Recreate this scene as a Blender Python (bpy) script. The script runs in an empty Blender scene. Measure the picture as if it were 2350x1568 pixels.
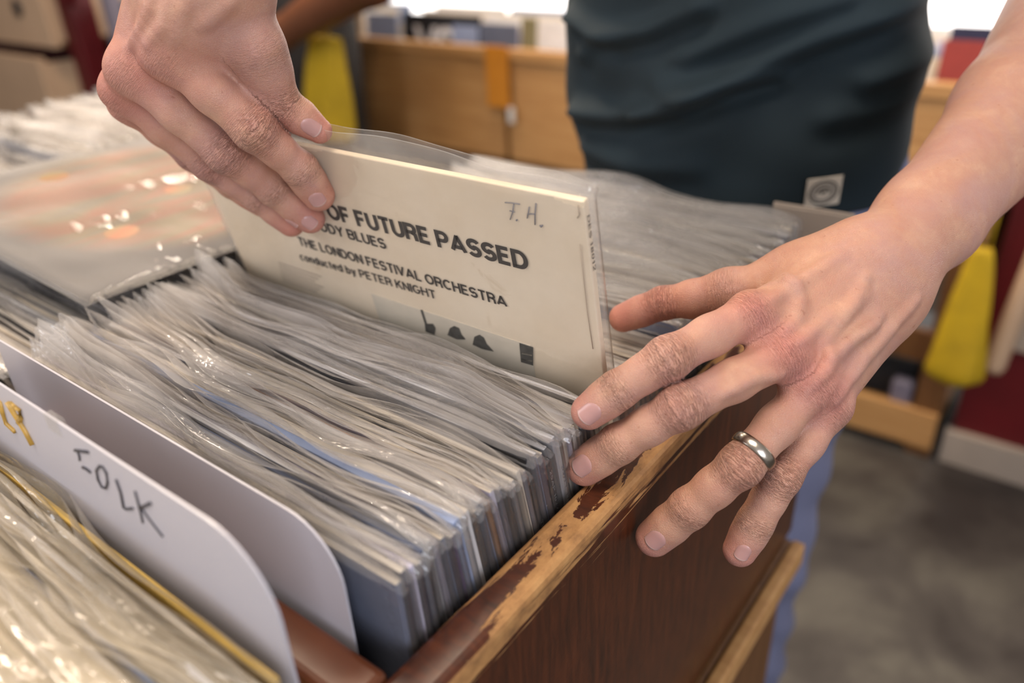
import bpy, math, random
import numpy as np
from mathutils import Vector, Matrix
random.seed(7); RNG = np.random.default_rng(11)
sc = bpy.context.scene
COL = sc.collection
# ------------------------------------------------------------------ camera
EYE = 1.25                                   # camera height above the floor, at x = y = 0
F = math.sqrt(3319069.)                      # focal length for a 2350 px wide frame
_a = np.array([-2675., -884., F]); _b = np.array([1599., -1084., F])
_X = -_a/np.linalg.norm(_a); _Y = _b/np.linalg.norm(_b); _Z = np.cross(_X, _Y)
ROT = np.array([_X, _Y, _Z])
def ray(u, v): return ROT @ np.array([u-1175., v-784., F])/F
def W(u, v, d):                              # the place seen at (u,v), d metres deep
    p = ray(u, v)*d; p[2] += EYE; return p
def onx(u, v, x): r = ray(u, v); return r*(x/r[0])+np.array([0, 0, EYE])
def ony(u, v, y): r = ray(u, v); return r*(y/r[1])+np.array([0, 0, EYE])
def onz(u, v, z): r = ray(u, v); return r*((z-EYE)/r[2])+np.array([0, 0, EYE])
cam = bpy.data.cameras.new('camera'); camo = bpy.data.objects.new('camera', cam); COL.objects.link(camo)
cam.sensor_width = 36; cam.sensor_fit = 'HORIZONTAL'; cam.lens = F/2350*36
cam.clip_start = .01; cam.clip_end = 60
right = ROT @ np.array([1, 0, 0.]); up = ROT @ np.array([0, -1., 0]); back = ROT @ np.array([0, 0, -1.])
m = Matrix.Identity(4)
for i in range(3): m[i][0], m[i][1], m[i][2] = right[i], up[i], back[i]
m[2][3] = EYE; camo.matrix_world = m
cam.dof.use_dof = True; cam.dof.focus_distance = .412; cam.dof.aperture_fstop = 3.6
sc.camera = camo
# ------------------------------------------------------------------ light
sc.view_settings.view_transform = 'Standard'; sc.view_settings.look = 'None'
sc.view_settings.gamma = 1; sc.view_settings.exposure = 0.24
sc.view_settings.use_curve_mapping = False
sc.cycles.max_bounces = 7; sc.cycles.diffuse_bounces = 3; sc.cycles.glossy_bounces = 3
sc.cycles.transmission_bounces = 4; sc.cycles.transparent_max_bounces = 14
sc.cycles.caustics_reflective = False; sc.cycles.caustics_refractive = False
sc.cycles.sample_clamp_indirect = 6
sc.cycles.use_adaptive_sampling = True; sc.cycles.adaptive_threshold = .03
wd = bpy.data.worlds.new('world'); sc.world = wd; wd.use_nodes = True
bg = wd.node_tree.nodes['Background']; bg.inputs[0].default_value = (1, .94, .90, 1); bg.inputs[1].default_value = .34
def area(name, loc, target, size, power, color, size_y=None, shape='RECTANGLE'):
    l = bpy.data.lights.new(name, 'AREA'); l.shape = shape; l.size = size
    if shape == 'RECTANGLE': l.size_y = size_y or size
    l.energy = power; l.color = color
    o = bpy.data.objects.new(name, l); COL.objects.link(o); o.location = loc
    o.rotation_euler = (Vector(target)-Vector(loc)).to_track_quat('-Z', 'Y').to_euler()
    return o
area('ceiling_panel_light', (-1.5, 1.1, 3.0), (-.45, .35, .9), 1.3, 52, (1, .80, .60), .9)
area('ceiling_panel_light', (-.2, -.3, 3.0), (-.3, .3, .9), 1.0, 26, (1, .88, .76), .7)
area('shop_window_light', (2.3, -1.5, 2.0), (-.2, .3, .9), 1.8, 58, (.84, .88, 1.0), 1.6)
area('shop_window_light', (-2.2, -1.3, 2.0), (-.3, .3, .9), 1.2, 24, (.94, .94, 1.0), 1.2)
for x, y in ((-2.3, 2.3), (-1.2, 2.6), (-.3, 2.6), (-1.9, 1.0), (-.7, 1.6), (-3.0, 1.7)):
    area('ceiling_spot_lamp', (x, y, 2.75), (x*.6, y*.6, 1.), .2, 8, (1, .86, .70), shape='DISK')
# ------------------------------------------------------------------ helpers
def lin(h):
    h = h.lstrip('#'); c = [int(h[i:i+2], 16)/255 for i in (0, 2, 4)]
    return tuple(x/12.92 if x <= .04045 else ((x+.055)/1.055)**2.4 for x in c)+(1,)
class NT:
    def __init__(s, name):
        s.m = bpy.data.materials.new(name); s.m.use_nodes = True; s.t = s.m.node_tree
        s.b = s.t.nodes['Principled BSDF']; s.out = s.t.nodes['Material Output']
    def n(s, kind, **kw):
        nd = s.t.nodes.new(kind)
        for k, v in kw.items():
            if k.startswith('i_'):
                k = k[2:]; k = int(k) if k.isdigit() else k
                nd.inputs[k].default_value = v
            else: setattr(nd, k, v)
        return nd
    def l(s, a, b): s.t.links.new(a, b)
    def tex(s, scale=(1, 1, 1), coord='Object'):
        tc = s.n('ShaderNodeTexCoord'); mp = s.n('ShaderNodeMapping'); mp.inputs['Scale'].default_value = scale
        s.l(tc.outputs[coord], mp.inputs['Vector']); return mp.outputs[0]
    def noise(s, vec, scale=5, detail=3, rough=.5, dist=0):
        nd = s.n('ShaderNodeTexNoise', i_Scale=scale, i_Detail=detail, i_Roughness=rough, i_Distortion=dist)
        s.l(vec, nd.inputs['Vector']); return nd.outputs['Fac']
    def ramp(s, fac, stops):
        r = s.n('ShaderNodeValToRGB'); e = r.color_ramp.elements
        while len(e) < len(stops): e.new(.5)
        for k, (p, c) in enumerate(stops): e[k].position = p; e[k].color = c if len(c) == 4 else (*c, 1)
        s.l(fac, r.inputs[0]); return r.outputs[0]
    def mix(s, fac, a, b, blend='MIX'):
        x = s.n('ShaderNodeMix', data_type='RGBA', blend_type=blend)
        for v, i in ((fac, 0), (a, 6), (b, 7)):
            if isinstance(v, (float, int, tuple)): x.inputs[i].default_value = v
            else: s.l(v, x.inputs[i])
        return x.outputs[2]
    def math(s, op, a, b=0., c=None, clamp=False):
        x = s.n('ShaderNodeMath', operation=op, use_clamp=clamp)
        for i, v in enumerate((a, b) if c is None else (a, b, c)):
            if isinstance(v, (float, int)): x.inputs[i].default_value = v
            else: s.l(v, x.inputs[i])
        return x.outputs[0]
    def bump(s, h, strength=.3, dist=.001, normal=None):
        b = s.n('ShaderNodeBump', i_Strength=strength, i_Distance=dist); s.l(h, b.inputs['Height'])
        if normal: s.l(normal, b.inputs['Normal'])
        s.l(b.outputs[0], s.b.inputs['Normal']); return b.outputs[0]
    def col(s, v):
        if isinstance(v, tuple): s.b.inputs['Base Color'].default_value = v
        else: s.l(v, s.b.inputs['Base Color'])
    def set(s, **kw):
        for k, v in kw.items(): s.b.inputs[k.replace('_', ' ')].default_value = v
def plain(name, h, rough=.6, var=.12, scale=30, bump=0, metal=0, spec=.5, coord='Object', stretch=(1, 1, 1), **kw):
    t = NT(name); c = lin(h); v = t.tex(stretch, coord)
    f = t.noise(v, scale, 4, .6)
    d = tuple(x*(1-var) for x in c[:3])+(1,); e = tuple(min(1, x*(1+var)) for x in c[:3])+(1,)
    t.col(t.ramp(f, [(.3, d), (.7, e)])); t.set(Roughness=rough, Metallic=metal)
    t.b.inputs['Specular IOR Level'].default_value = spec
    if bump: t.bump(t.noise(v, scale*6, 3), bump, .001)
    t.set(**kw); return t.m
def mesh(name, V, Fc, mat=None, parent=None, smooth=False, midx=None):
    me = bpy.data.meshes.new(name); me.from_pydata([tuple(map(float, v)) for v in V], [], [tuple(map(int, f)) for f in Fc]); me.update()
    for mm in (mat if isinstance(mat, (list, tuple)) else [mat] if mat else []): me.materials.append(mm)
    if smooth: me.polygons.foreach_set('use_smooth', [True]*len(me.polygons))
    if midx is not None: me.polygons.foreach_set('material_index', midx)
    o = bpy.data.objects.new(name, me); COL.objects.link(o)
    if parent: o.parent = parent
    return o
def tag(o, label=None, cat=None, group=None, kind=None):
    if label: o['label'] = label
    if cat: o['category'] = cat
    if group: o['group'] = group
    if kind: o['kind'] = kind
    return o
def empty(name, loc=(0, 0, 0), rot=(0, 0, 0), label=None, cat=None, group=None):
    o = bpy.data.objects.new(name, None); COL.objects.link(o); o.location = loc; o.rotation_euler = rot
    o.empty_display_size = .02
    return tag(o, label, cat, group)
def box_vf(x0, x1, y0, y1, z0, z1, b=0.):
    """a box, its long edges eased by b"""
    import bmesh
    bm = bmesh.new(); r = bmesh.ops.create_cube(bm, size=1)
    for v in bm.verts: v.co = ((x0+x1)/2+v.co.x*(x1-x0), (y0+y1)/2+v.co.y*(y1-y0), (z0+z1)/2+v.co.z*(z1-z0))
    if b: bmesh.ops.bevel(bm, geom=bm.edges[:], offset=b, segments=3, profile=.5, affect='EDGES')
    V = [tuple(v.co) for v in bm.verts]; Fc = [[v.index for v in f.verts] for f in bm.faces]; bm.free()
    return V, Fc
def box(name, x0, x1, y0, y1, z0, z1, mat, parent=None, b=.002, smooth=False):
    V, Fc = box_vf(x0, x1, y0, y1, z0, z1, b)
    return mesh(name, V, Fc, mat, parent, smooth)
def tube(name, pts, rads, mat, parent=None, seg=12, cap=True):
    V, Fc = [], []; P = [Vector(p) for p in pts]; n = len(P)
    if not hasattr(rads, '__len__'): rads = [rads]*n
    ref = Vector((.3, .2, 1)).normalized()
    for i, p in enumerate(P):
        t = (P[min(i+1, n-1)]-P[max(i-1, 0)]).normalized()
        a = t.cross(ref).normalized(); b = t.cross(a)
        for k in range(seg):
            th = 2*math.pi*k/seg; V.append(p+(a*math.cos(th)+b*math.sin(th))*rads[i])
    for i in range(n-1):
        for k in range(seg):
            Fc.append((i*seg+k, i*seg+(k+1) % seg, (i+1)*seg+(k+1) % seg, (i+1)*seg+k))
    if cap: Fc += [tuple(range(seg))[::-1], tuple((n-1)*seg+k for k in range(seg))]
    return mesh(name, V, Fc, mat, parent, True)
def text_mesh(name, body, mat, parent, origin, ux, uy, width=None, height=None, size=.01, bold=0., lift=.0002):
    """printed lettering laid flat on the plane (origin, ux, uy)"""
    cu = bpy.data.curves.new(name, 'FONT'); cu.body = body; cu.size = 1; cu.offset = bold; cu.resolution_u = 3
    tmp = bpy.data.objects.new(name, cu); COL.objects.link(tmp)
    bpy.context.view_layer.update()
    me0 = bpy.data.meshes.new_from_object(tmp.evaluated_get(bpy.context.evaluated_depsgraph_get()))
    bpy.data.objects.remove(tmp); bpy.data.curves.remove(cu)
    co = np.array([v.co[:] for v in me0.vertices]); fc = [tuple(p.vertices) for p in me0.polygons]
    bpy.data.meshes.remove(me0)
    x0, x1 = co[:, 0].min(), co[:, 0].max()
    sx = width/(x1-x0) if width else size; sy = height/.73 if height else size
    if not width: sx = sy
    O, U, Vv = Vector(origin), Vector(ux).normalized(), Vector(uy).normalized(); N = U.cross(Vv)
    V = [O+U*((c[0]-x0)*sx)+Vv*(c[1]*sy)+N*lift for c in co]
    return mesh(name, V, fc, mat, parent)
def _arc(cx, cy, rx, ry, a0, a1, n=12):
    return [(cx+rx*math.cos(math.radians(a0+(a1-a0)*i/n)), cy+ry*math.sin(math.radians(a0+(a1-a0)*i/n))) for i in range(n+1)]
def _S(w):
    return [_arc(w/2, .725, w/2, .275, 28, 262, 14)+[(w*.5+.02, .46)][:0]+_arc(w/2, .275, w/2, .275, 82, -152, 14)]
# grotesque capitals: centre lines of heavy strokes, cap height 1 (width, strokes)
GLYPH = {
 'A': (.78, [[(0, 0), (.39, 1), (.78, 0)], [(.15, .26), (.63, .26)]]), 'B': (.62, [[(0, 0), (0, 1), (.34, 1)]+_arc(.36, .76, .24, .24, 90, -90)+[(0, .52)], [(.36, .52)]+_arc(.37, .26, .26, .26, 90, -90)+[(0, 0)]]),
 'C': (.70, [_arc(.36, .5, .36, .5, 42, 318, 24)]), 'D': (.66, [[(0, 0), (0, 1), (.28, 1)]+_arc(.28, .5, .38, .5, 90, -90, 18)+[(0, 0), (0, .1)]]),
 'E': (.54, [[(.54, 1), (0, 1), (0, 0), (.56, 0)], [(0, .52), (.49, .52)]]), 'F': (.52, [[(.54, 1), (0, 1), (0, -.09)], [(0, .50), (.47, .50)]]),
 'G': (.72, [_arc(.36, .5, .36, .5, 44, 330, 24)+[(.72, .46), (.42, .46)]]), 'H': (.62, [[(0, -.09), (0, 1.09)], [(.62, -.09), (.62, 1.09)], [(0, .53), (.62, .53)]]),
 'I': (.0, [[(0, -.09), (0, 1.09)]]), 'K': (.64, [[(0, -.09), (0, 1.09)], [(.62, 1.09), (.02, .36)], [(.22, .60), (.66, -.09)]]), 'L': (.48, [[(0, 1.09), (0, 0), (.52, 0)]]),
 'M': (.74, [[(0, -.09), (0, 1), (.37, .12), (.74, 1), (.74, -.09)]]), 'N': (.62, [[(0, -.09), (0, 1), (.62, 0), (.62, 1.09)]]), 'O': (.76, [_arc(.38, .5, .38, .5, 90, 452, 32)]),
 'P': (.58, [[(0, -.09), (0, 1), (.32, 1)]+_arc(.32, .72, .26, .28, 90, -90)+[(0, .44)]]), 'R': (.62, [[(0, -.09), (0, 1), (.34, 1)]+_arc(.34, .74, .25, .26, 90, -90)+[(0, .48)], [(.34, .46), (.56, .36), (.60, -.09)]]),
 'S': (.60, _S(.60)), 'T': (.60, [[(-.04, 1), (.64, 1)], [(.30, 1), (.30, -.09)]]), 'U': (.62, [[(0, 1.09), (0, .32)]+_arc(.31, .32, .31, .32, 180, 360)+[(.62, 1.09)]]),
 'V': (.68, [[(0, 1.09), (.34, 0), (.68, 1.09)]]), 'W': (.98, [[(0, 1.09), (.24, 0), (.49, 1), (.74, 0), (.98, 1.09)]]), 'Y': (.66, [[(0, 1.09), (.33, .46), (.66, 1.09)], [(.33, .5), (.33, -.09)]]),
 'c': (.42, [_arc(.22, .35, .22, .35, 48, 312, 16)]), 'o': (.46, [_arc(.23, .35, .23, .35, 90, 450, 22)]), 'n': (.40, [[(0, -.07), (0, .78)], [(0, .4)]+_arc(.2, .42, .2, .28, 180, 0)+[(.40, -.07)]]),
 'd': (.46, [_arc(.23, .35, .23, .35, 90, 450, 22), [(.46, -.07), (.46, 1.05)]]), 'b': (.46, [_arc(.23, .35, .23, .35, 90, 450, 22), [(0, -.07), (0, 1.05)]]), 'u': (.40, [[(0, .77), (0, .28)]+_arc(.2, .28, .2, .28, 180, 360), [(.40, .77), (.40, -.07)]]),
 't': (.22, [[(.1, .98), (.1, .12), (.26, .02)], [(-.04, .70), (.26, .70)]]), 'e': (.46, [[(.02, .38), (.46, .38)]+_arc(.23, .35, .23, .35, 0, 310, 20)]), 'y': (.44, [[(0, .77), (.22, .0)], [(.44, .77), (.18, -.2), (.02, -.22)]]),
 '0': (.5, [_arc(.25, .5, .25, .5, 90, 450, 24)]), '1': (.3, [[(.02, .78), (.2, .98), (.2, -.09)]]), '2': (.5, [_arc(.25, .73, .25, .27, 170, -35, 12)+[(.02, 0), (.54, 0)]]), '5': (.5, [[(.46, 1), (.08, 1), (.04, .55)]+_arc(.25, .33, .25, .33, 110, -150, 14)]),
 '7': (.48, [[(0, 1), (.48, 1), (.16, -.09)]]), '8': (.5, [_arc(.25, .76, .21, .24, 90, 450, 20), _arc(.25, .26, .25, .26, 90, 450, 20)])}
def letters_mesh(name, body, mat, parent, origin, ux, uy, width=None, height=.01, weight=.2, gap=.30, lift=.0002):
    """heavy grotesque lettering laid flat on a plane; origin is the left end of the baseline"""
    polys = []; x = weight/2
    for ch in body:
        if ch == ' ': x += .34; continue
        w, strokes = GLYPH.get(ch, GLYPH['I'])
        runs = []
        for st in strokes:
            P = [np.array(p, float) for p in st]; P = [P[0]]+[b for a, b in zip(P, P[1:]) if np.linalg.norm(b-a) > 1e-4]; cur = [P[0]]
            for i in range(1, len(P)):
                cur.append(P[i])
                if i < len(P)-1:
                    a, b = P[i]-P[i-1], P[i+1]-P[i]; a = a/np.linalg.norm(a); b = b/np.linalg.norm(b)
                    if a@b < -.3: runs.append(cur[:-1]+[P[i]+a*weight*.25]); cur = [P[i]-b*weight*.25]
            runs.append(cur)
        for P in runs:
            closed = np.linalg.norm(P[0]-P[-1]) < 1e-3 and len(P) > 4
            L, R_ = [], []
            for i in range(len(P)):
                a = P[i]-P[i-1] if i else (P[0]-P[-2] if closed else P[1]-P[0]); b = P[i+1]-P[i] if i < len(P)-1 else (P[1]-P[0] if closed else a)
                a = a/np.linalg.norm(a); b = b/np.linalg.norm(b); n = np.array([-a[1]-b[1], a[0]+b[0]]); ln = np.linalg.norm(n)
                n = n/ln if ln > 1e-6 else np.array([-a[1], a[0]]); k = min(1.6, 1/max(.35, n@np.array([-a[1], a[0]])))
                L.append(P[i]+n*weight/2*k); R_.append(P[i]-n*weight/2*k)
            for i in range(len(P)-1): polys.append([(x+q[0], q[1]) for q in (R_[i], R_[i+1], L[i+1], L[i])])
        x += w+gap
    total = x-gap+weight/2; sy = height/(1+weight*.9); sx = width/total if width else sy
    O, U, Vv = Vector(origin), Vector(ux).normalized(), Vector(uy).normalized(); N = U.cross(Vv); V, Fc = [], []
    for q in polys:
        b = len(V); V += [O+U*(p[0]*sx)+Vv*((p[1]+weight*.45)*sy)+N*lift for p in q]; Fc.append((b, b+1, b+2, b+3))
    return mesh(name, V, Fc, mat, parent)
# ------------------------------------------------------------------ materials
def wood(name, a, b, c, rough=.45, axis=1, scale=14, bump=.15):
    t = NT(name); st = [22, 22, 22]; st[axis] = 1.6
    v = t.tex(tuple(st)); f = t.noise(v, scale/14*3, 6, .65, .6); g = t.noise(t.tex((3, 3, 3)), 3, 2)
    cc = t.ramp(f, [(.25, lin(a)), (.5, lin(b)), (.78, lin(c))])
    t.col(t.mix(t.math('MULTIPLY', g, .35), cc, lin(a))); t.set(Roughness=rough)
    t.bump(f, bump, .0006); return t.m
M = {}
M['pine'] = wood('pine_wood', '#9a6c3e', '#b88a55', '#cb9f68', .5, 0)
M['pine_dark'] = wood('dark_pine_wood', '#4a2e16', '#6b4522', '#7c5530', .5, 2)
M['red'] = plain('red_paint', '#520309', .5, .18, 4)
M['maroon'] = plain('maroon_paint', '#330309', .6, .2, 4)
M['cream'] = plain('cream_paint', '#9c8e80', .6, .08, 8)
M['wall'] = plain('wall_plaster', '#cdc4b8', .8, .05, 6)
M['grey'] = plain('grey_metal', '#6b6470', .5, .1, 8)
M['black'] = plain('black_plastic', '#15171b', .45, .2, 20)
M['navybox'] = plain('navy_box', '#20283f', .5, .2, 8)
M['yellow'] = plain('yellow_cloth', '#b39208', .75, .16, 14, .3)
M['orange'] = plain('orange_card', '#c07a18', .6, .1, 12)
M['palewood'] = plain('pale_plywood', '#c2a283', .6, .08, 6)
def brown_paint():
    t = NT('worn_brown_paint')
    tc = t.n('ShaderNodeTexCoord'); sep = t.n('ShaderNodeSeparateXYZ'); t.l(tc.outputs['Object'], sep.inputs[0])
    x, y, z = sep.outputs
    geo = t.n('ShaderNodeNewGeometry'); sn = t.n('ShaderNodeSeparateXYZ'); t.l(geo.outputs['Normal'], sn.inputs[0])
    topm = t.math('MULTIPLY', t.math('SUBTRACT', sn.outputs[2], .25), 3., clamp=True)
    n1 = t.noise(t.tex((90, 22, 90)), 1.0, 7, .68, .9)       # patches drawn out along the board
    n2 = t.noise(t.tex((160, 9, 260)), 1.0, 5, .6, .4)       # scrapes
    # top: bare wood where hands rub, growing towards the far end; paint left in a wavy strip
    far = t.math('MULTIPLY', t.math('SUBTRACT', y, .182), 4.)
    strip = t.math('ABSOLUTE', t.math('SUBTRACT', x, -.1665))
    st = t.math('MULTIPLY', strip, 26.)
    v = t.math('ADD', t.math('ADD', n1, far), st)
    far2 = t.math('MINIMUM', far, .15)
    v = t.math('ADD', t.math('ADD', n1, far2), t.math('SUBTRACT', st, .12))
    wt = t.math('MULTIPLY', t.math('SUBTRACT', v, .60), 60., clamp=True)
    # side: scrapes close under the arris
    under = t.math('SUBTRACT', .982, z)
    vs = t.math('SUBTRACT', n2, t.math('MULTIPLY', under, 16.))
    ws = t.math('MULTIPLY', t.math('SUBTRACT', vs, .27), 30., clamp=True)
    worn = t.math('ADD', t.math('MULTIPLY', wt, topm), t.math('MULTIPLY', ws, t.math('SUBTRACT', 1., topm)), clamp=True)
    dirt = t.noise(t.tex((60, 30, 60)), 2., 5, .7)
    grain = t.noise(t.tex((30, 60, 8)), 3., 5, .6, .5)
    bare = t.ramp(dirt, [(.3, lin('#7d5a38')), (.5, lin('#a87a4a')), (.75, lin('#c0925c'))])
    paint = t.ramp(grain, [(.3, lin('#341a0e')), (.55, lin('#4a2412')), (.8, lin('#5c2f18'))])
    t.col(t.mix(worn, paint, bare))
    rr = t.math('ADD', t.math('MULTIPLY', worn, .3), .30); t.l(rr, t.b.inputs['Roughness'])
    h = t.math('ADD', t.math('MULTIPLY', worn, -1.), t.math('MULTIPLY', dirt, .5))
    t.bump(h, .5, .0005); return t.m
M['crate'] = brown_paint()
M['crate_cross'] = plain('brown_gloss_paint', '#5f3219', .32, .3, 9, .2)
M['crate_in'] = plain('dark_crate_inside', '#2a1a14', .7, .3, 10)
def floor_mat():
    t = NT('mottled_floor'); v = t.tex((1, 1, 1)); f = t.noise(v, 3.2, 5, .6, .3); g = t.noise(v, 60, 3)
    c = t.ramp(f, [(.36, lin('#2a2422')), (.5, lin('#443f3b')), (.62, lin('#5c5850')), (.8, lin('#68655b'))])
    t.col(t.mix(t.math('MULTIPLY', g, .2), c, lin('#2a2624'))); t.set(Roughness=.55); return t.m
M['floor'] = floor_mat()
def plastic(name, fac=.3, tint='#d5d0c8', rough=.16, crinkle=.0, shine=1., depth=.005):
    t = NT(name); t.col(lin(tint)); t.set(Roughness=rough, IOR=1.5)
    tr = t.n('ShaderNodeBsdfTransparent'); mx = t.n('ShaderNodeMixShader')
    fr = t.n('ShaderNodeFresnel', i_IOR=1.35)
    v = t.tex((8, 8, 8)); nn = t.noise(v, 3, 2)
    f = t.math('ADD', t.math('MULTIPLY', fr.outputs[0], shine), t.math('MULTIPLY', nn, fac*2), clamp=True)
    if crinkle:
        h = t.noise(t.tex((14, 34, 34)), 2.0, 3, .5, 1.)
        bn_ = t.n('ShaderNodeBump', i_Strength=crinkle, i_Distance=depth); t.l(h, bn_.inputs['Height']); bn = bn_.outputs[0]
    gl = t.n('ShaderNodeBsdfGlossy', i_Roughness=max(.06, rough*.6)); m3 = t.n('ShaderNodeMixShader', i_0=0.)
    lw = t.n('ShaderNodeLayerWeight', i_Blend=.5)
    t.l(t.math('ADD', t.math('MULTIPLY', t.math('POWER', lw.outputs['Facing'], 4.), .45), .075), m3.inputs[0])
    if crinkle: t.l(bn, gl.inputs['Normal'])
    t.b.inputs['Specular IOR Level'].default_value = 0.
    tl = t.n('ShaderNodeBsdfTranslucent', i_Color=lin(tint)); m2 = t.n('ShaderNodeMixShader', i_0=.5)
    t.l(t.b.outputs[0], m2.inputs[1]); t.l(tl.outputs[0], m2.inputs[2])
    t.l(f, mx.inputs[0]); t.l(tr.outputs[0], mx.inputs[1]); t.l(m2.outputs[0], mx.inputs[2])
    t.l(mx.outputs[0], m3.inputs[1]); t.l(gl.outputs[0], m3.inputs[2])
    t.l(m3.outputs[0], t.out.inputs['Surface']); return t.m
M['poly'] = plastic('milky_polythene', .34, '#f5f0ec', .13, 1., .0)
M['poly_shiny'] = plastic('shiny_clear_polythene', .30, '#f0edeb', .10, 1., .0, .009)
M['poly_cream'] = plastic('yellowed_polythene', .34, '#efe4cf', .15, 1., .0)
M['poly_body'] = plastic('flat_clear_polythene', .09, '#efe9e4', .13, .5, .0)
M['poly_held'] = plastic('clear_polythene', .15, '#f4f0ea', .2, .2, .0)
M['rim'] = plastic('polythene_edge', .38, '#fffaf2', .25, 0, 0.)
JC = {'cream': '#d0c3b0', 'cream2': '#ddd2c2', 'buff': '#c3a984', 'white': '#d9d6d6', 'lilac': '#b9b4c6', 'ltblue': '#8d9ab8',
      'bluegrey': '#5d6478', 'navy': '#1d1c3a', 'black': '#18181c', 'purple': '#3d2c4f', 'orange': '#b07846', 'brown': '#5c3a26',
      'grey': '#8c8a8c', 'olive': '#7c7658', 'red': '#8d2f26', 'teal': '#2c4e63', 'tan': '#9a6a3a', 'rust': '#6e3d1e', 'mustard': '#cfab57'}
for k, v in JC.items(): M['j_'+k] = plain('card_'+k, v, .55, .1, 40)
def worn_card():
    t = NT('worn_navy_card'); v = t.tex((1, 1, 1)); f = t.noise(v, 160, 5, .7, .4)
    t.col(t.ramp(f, [(.57, lin('#201c46')), (.63, lin('#c9c2b4'))])); t.set(Roughness=.5); return t.m
M['j_worn'] = worn_card()
# ------------------------------------------------------------------ the shop: floor, walls
def structure(o): o['kind'] = 'structure'; return o
structure(box('floor', -5, 3, -2, 3.4, -.05, 0, M['floor'], b=0))
structure(box('wall_back', -5, 3, 3.1, 3.2, 0, .60, M['maroon'], b=0))
structure(box('wall_back_upper', -5, 3, 3.1, 3.2, .60, 3.2, M['wall'], b=0))
structure(box('wall_left', -5.1, -5, -2, 3.2, 0, 3.2, M['maroon'], b=0))
# bright shop window in the back wall
M['glow'] = NT('daylit_glass').m
_g = M['glow'].node_tree.nodes['Principled BSDF']; _g.inputs['Emission Color'].default_value = (1, .96, .93, 1); _g.inputs['Emission Strength'].default_value = 2.6
M['winframe'] = plain('white_window_frame', '#d9d4cc', .5, .05)
w = structure(empty('window_1', (0, 0, 0)))
box('window_pane', -3.4, 1.6, 3.07, 3.085, .66, 2.2, M['glow'], w, 0)
for x in (-3.4, -1.7, 0, 1.55): box('window_frame', x, x+.06, 3.03, 3.1, .60, 2.25, M['winframe'], w)
box('window_sill', -3.45, 1.65, 2.98, 3.1, .58, .64, M['winframe'], w)
# red counter right of the far bins, with a pale kick board
r = empty('red_counter', (.6, 1.95, 0), label='deep red painted counter with pale kick board beside the far bins', cat='counter')
box('front_panel', -.74, 1.4, -.07, .3, .085, .92, M['red'], r)
box('kick_board', -.75, 1.4, -.09, -.065, 0, .09, M['cream'], r)
box('counter_top', -.76, 1.42, -.09, .32, .92, .95, M['pine'], r)
# ------------------------------------------------------------------ far display bins of pine
def back_bin(x0, x1, label, shelf=True):
    t = empty('display_bin', ((x0+x1)/2, 1.9, 0), label=label, cat='record bin'); h = (x1-x0)/2
    box('front_board', -h, h, -.045, -.025, .575, .865, M['pine'], t, .003)
    box('top_rail', -h, h, -.055, -.015, .86, .89, M['pine'], t, .003)
    box('back_or_shade_board', -h, h, .48, .5, .56, .88, M['pine'], t)
    box('bottom_board', -h, h, -.04, .5, .555, .575, M['pine_dark'], t)
    box('end_board', h-.02, h, -.03, .49, .56, .87, M['pine'], t); box('end_board', -h, -h+.02, -.03, .49, .56, .87, M['pine'], t)
    for sx in (-1, 1):
        for yy in (-.045, .45): box('leg', sx*(h-.03)-.03, sx*(h-.03)+.03, yy, yy+.05, 0, .56, M['pine_dark'], t)
    box('low_shelf', -h, h, -.05, .48, .085, .11, M['pine'], t); box('low_board', -h, h, -.055, -.035, .03, .13, M['pine'], t)
    if shelf: box('mid_rail', -h, h, -.05, -.03, .26, .34, M['pine_dark'], t)
    return t
kb = back_bin(-2.75, -1.46, 'long pine record bin with a knot, behind the yellow bag')
kx = ony(796, 178, 1.852); tube('knot', [(kx[0]+2.105, -.047, kx[2]), (kx[0]+2.105, -.044, kx[2])], .014, M['pine_dark'], kb, 14)
back_bin(-1.44, -.72, 'middle pine record bin, its left end under the orange tag')
back_bin(-.70, -.17, 'short pine record bin behind the forearm, beside the red counter')
tag(box('equipment_box', -.62, -.24, 1.9, 2.2, .112, .23, M['black'], b=.008), 'black box on the low shelf beside the red counter', 'box')
tag(box('cable_pouch', -.29, -.24, 1.86, 1.895, .112, .19, M['grey'], b=.012), 'small grey pouch in front of the black box', 'pouch')
# knot on the board, and orange tag with post
t = tag(box('price_tag', -1.50, -1.42, 1.832, 1.838, .73, .9, M['orange'], b=.002), 'tall orange card tag hanging on the pine bins', 'tag')
tag(box('white_price_tag', -1.425, -1.405, 1.831, 1.837, .69, .735, M['winframe'], b=.002), 'narrow pale slip beside the orange tag', 'tag')
def cover(x0, x1, y, z0, z1, col, label, lean=.12, extra=None):
    o = empty('record_cover', ((x0+x1)/2, y, z0), (-lean, 0, 0), label, 'record', None)
    h = (x1-x0)/2; box('jacket', -h, h, 0, .004, 0, z1-z0, M['j_'+col], o, .0008)
    if extra: extra(o, h, z1-z0)
    return o
def letters(o, h, H):
    text_mesh('lettering', 'VS', M['j_white'], o, (-h*.7, -.001, H*.45), (1, 0, 0), (0, 0, 1), height=H*.42, bold=.03)
cover(-2.20, -2.09, 1.90, .70, .955, 'buff', 'buff record cover at the left end of the far bin'); cover(-2.07, -1.93, 1.90, .70, .955, 'ltblue', 'pale blue record cover beside the lettered cover')
cover(-1.92, -1.60, 1.915, .70, .96, 'black', 'dark record cover with bold white letters in the far bin', extra=letters)
cover(-1.70, -1.60, 1.90, .70, .935, 'ltblue', 'light blue record cover left of the two-tone cover')
cover(-1.59, -1.45, 1.90, .70, .945, 'bluegrey', 'blue-grey record cover left of the olive card')
cover(-1.44, -1.385, 1.90, .70, .965, 'olive', 'olive divider card above the orange tag')
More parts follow.
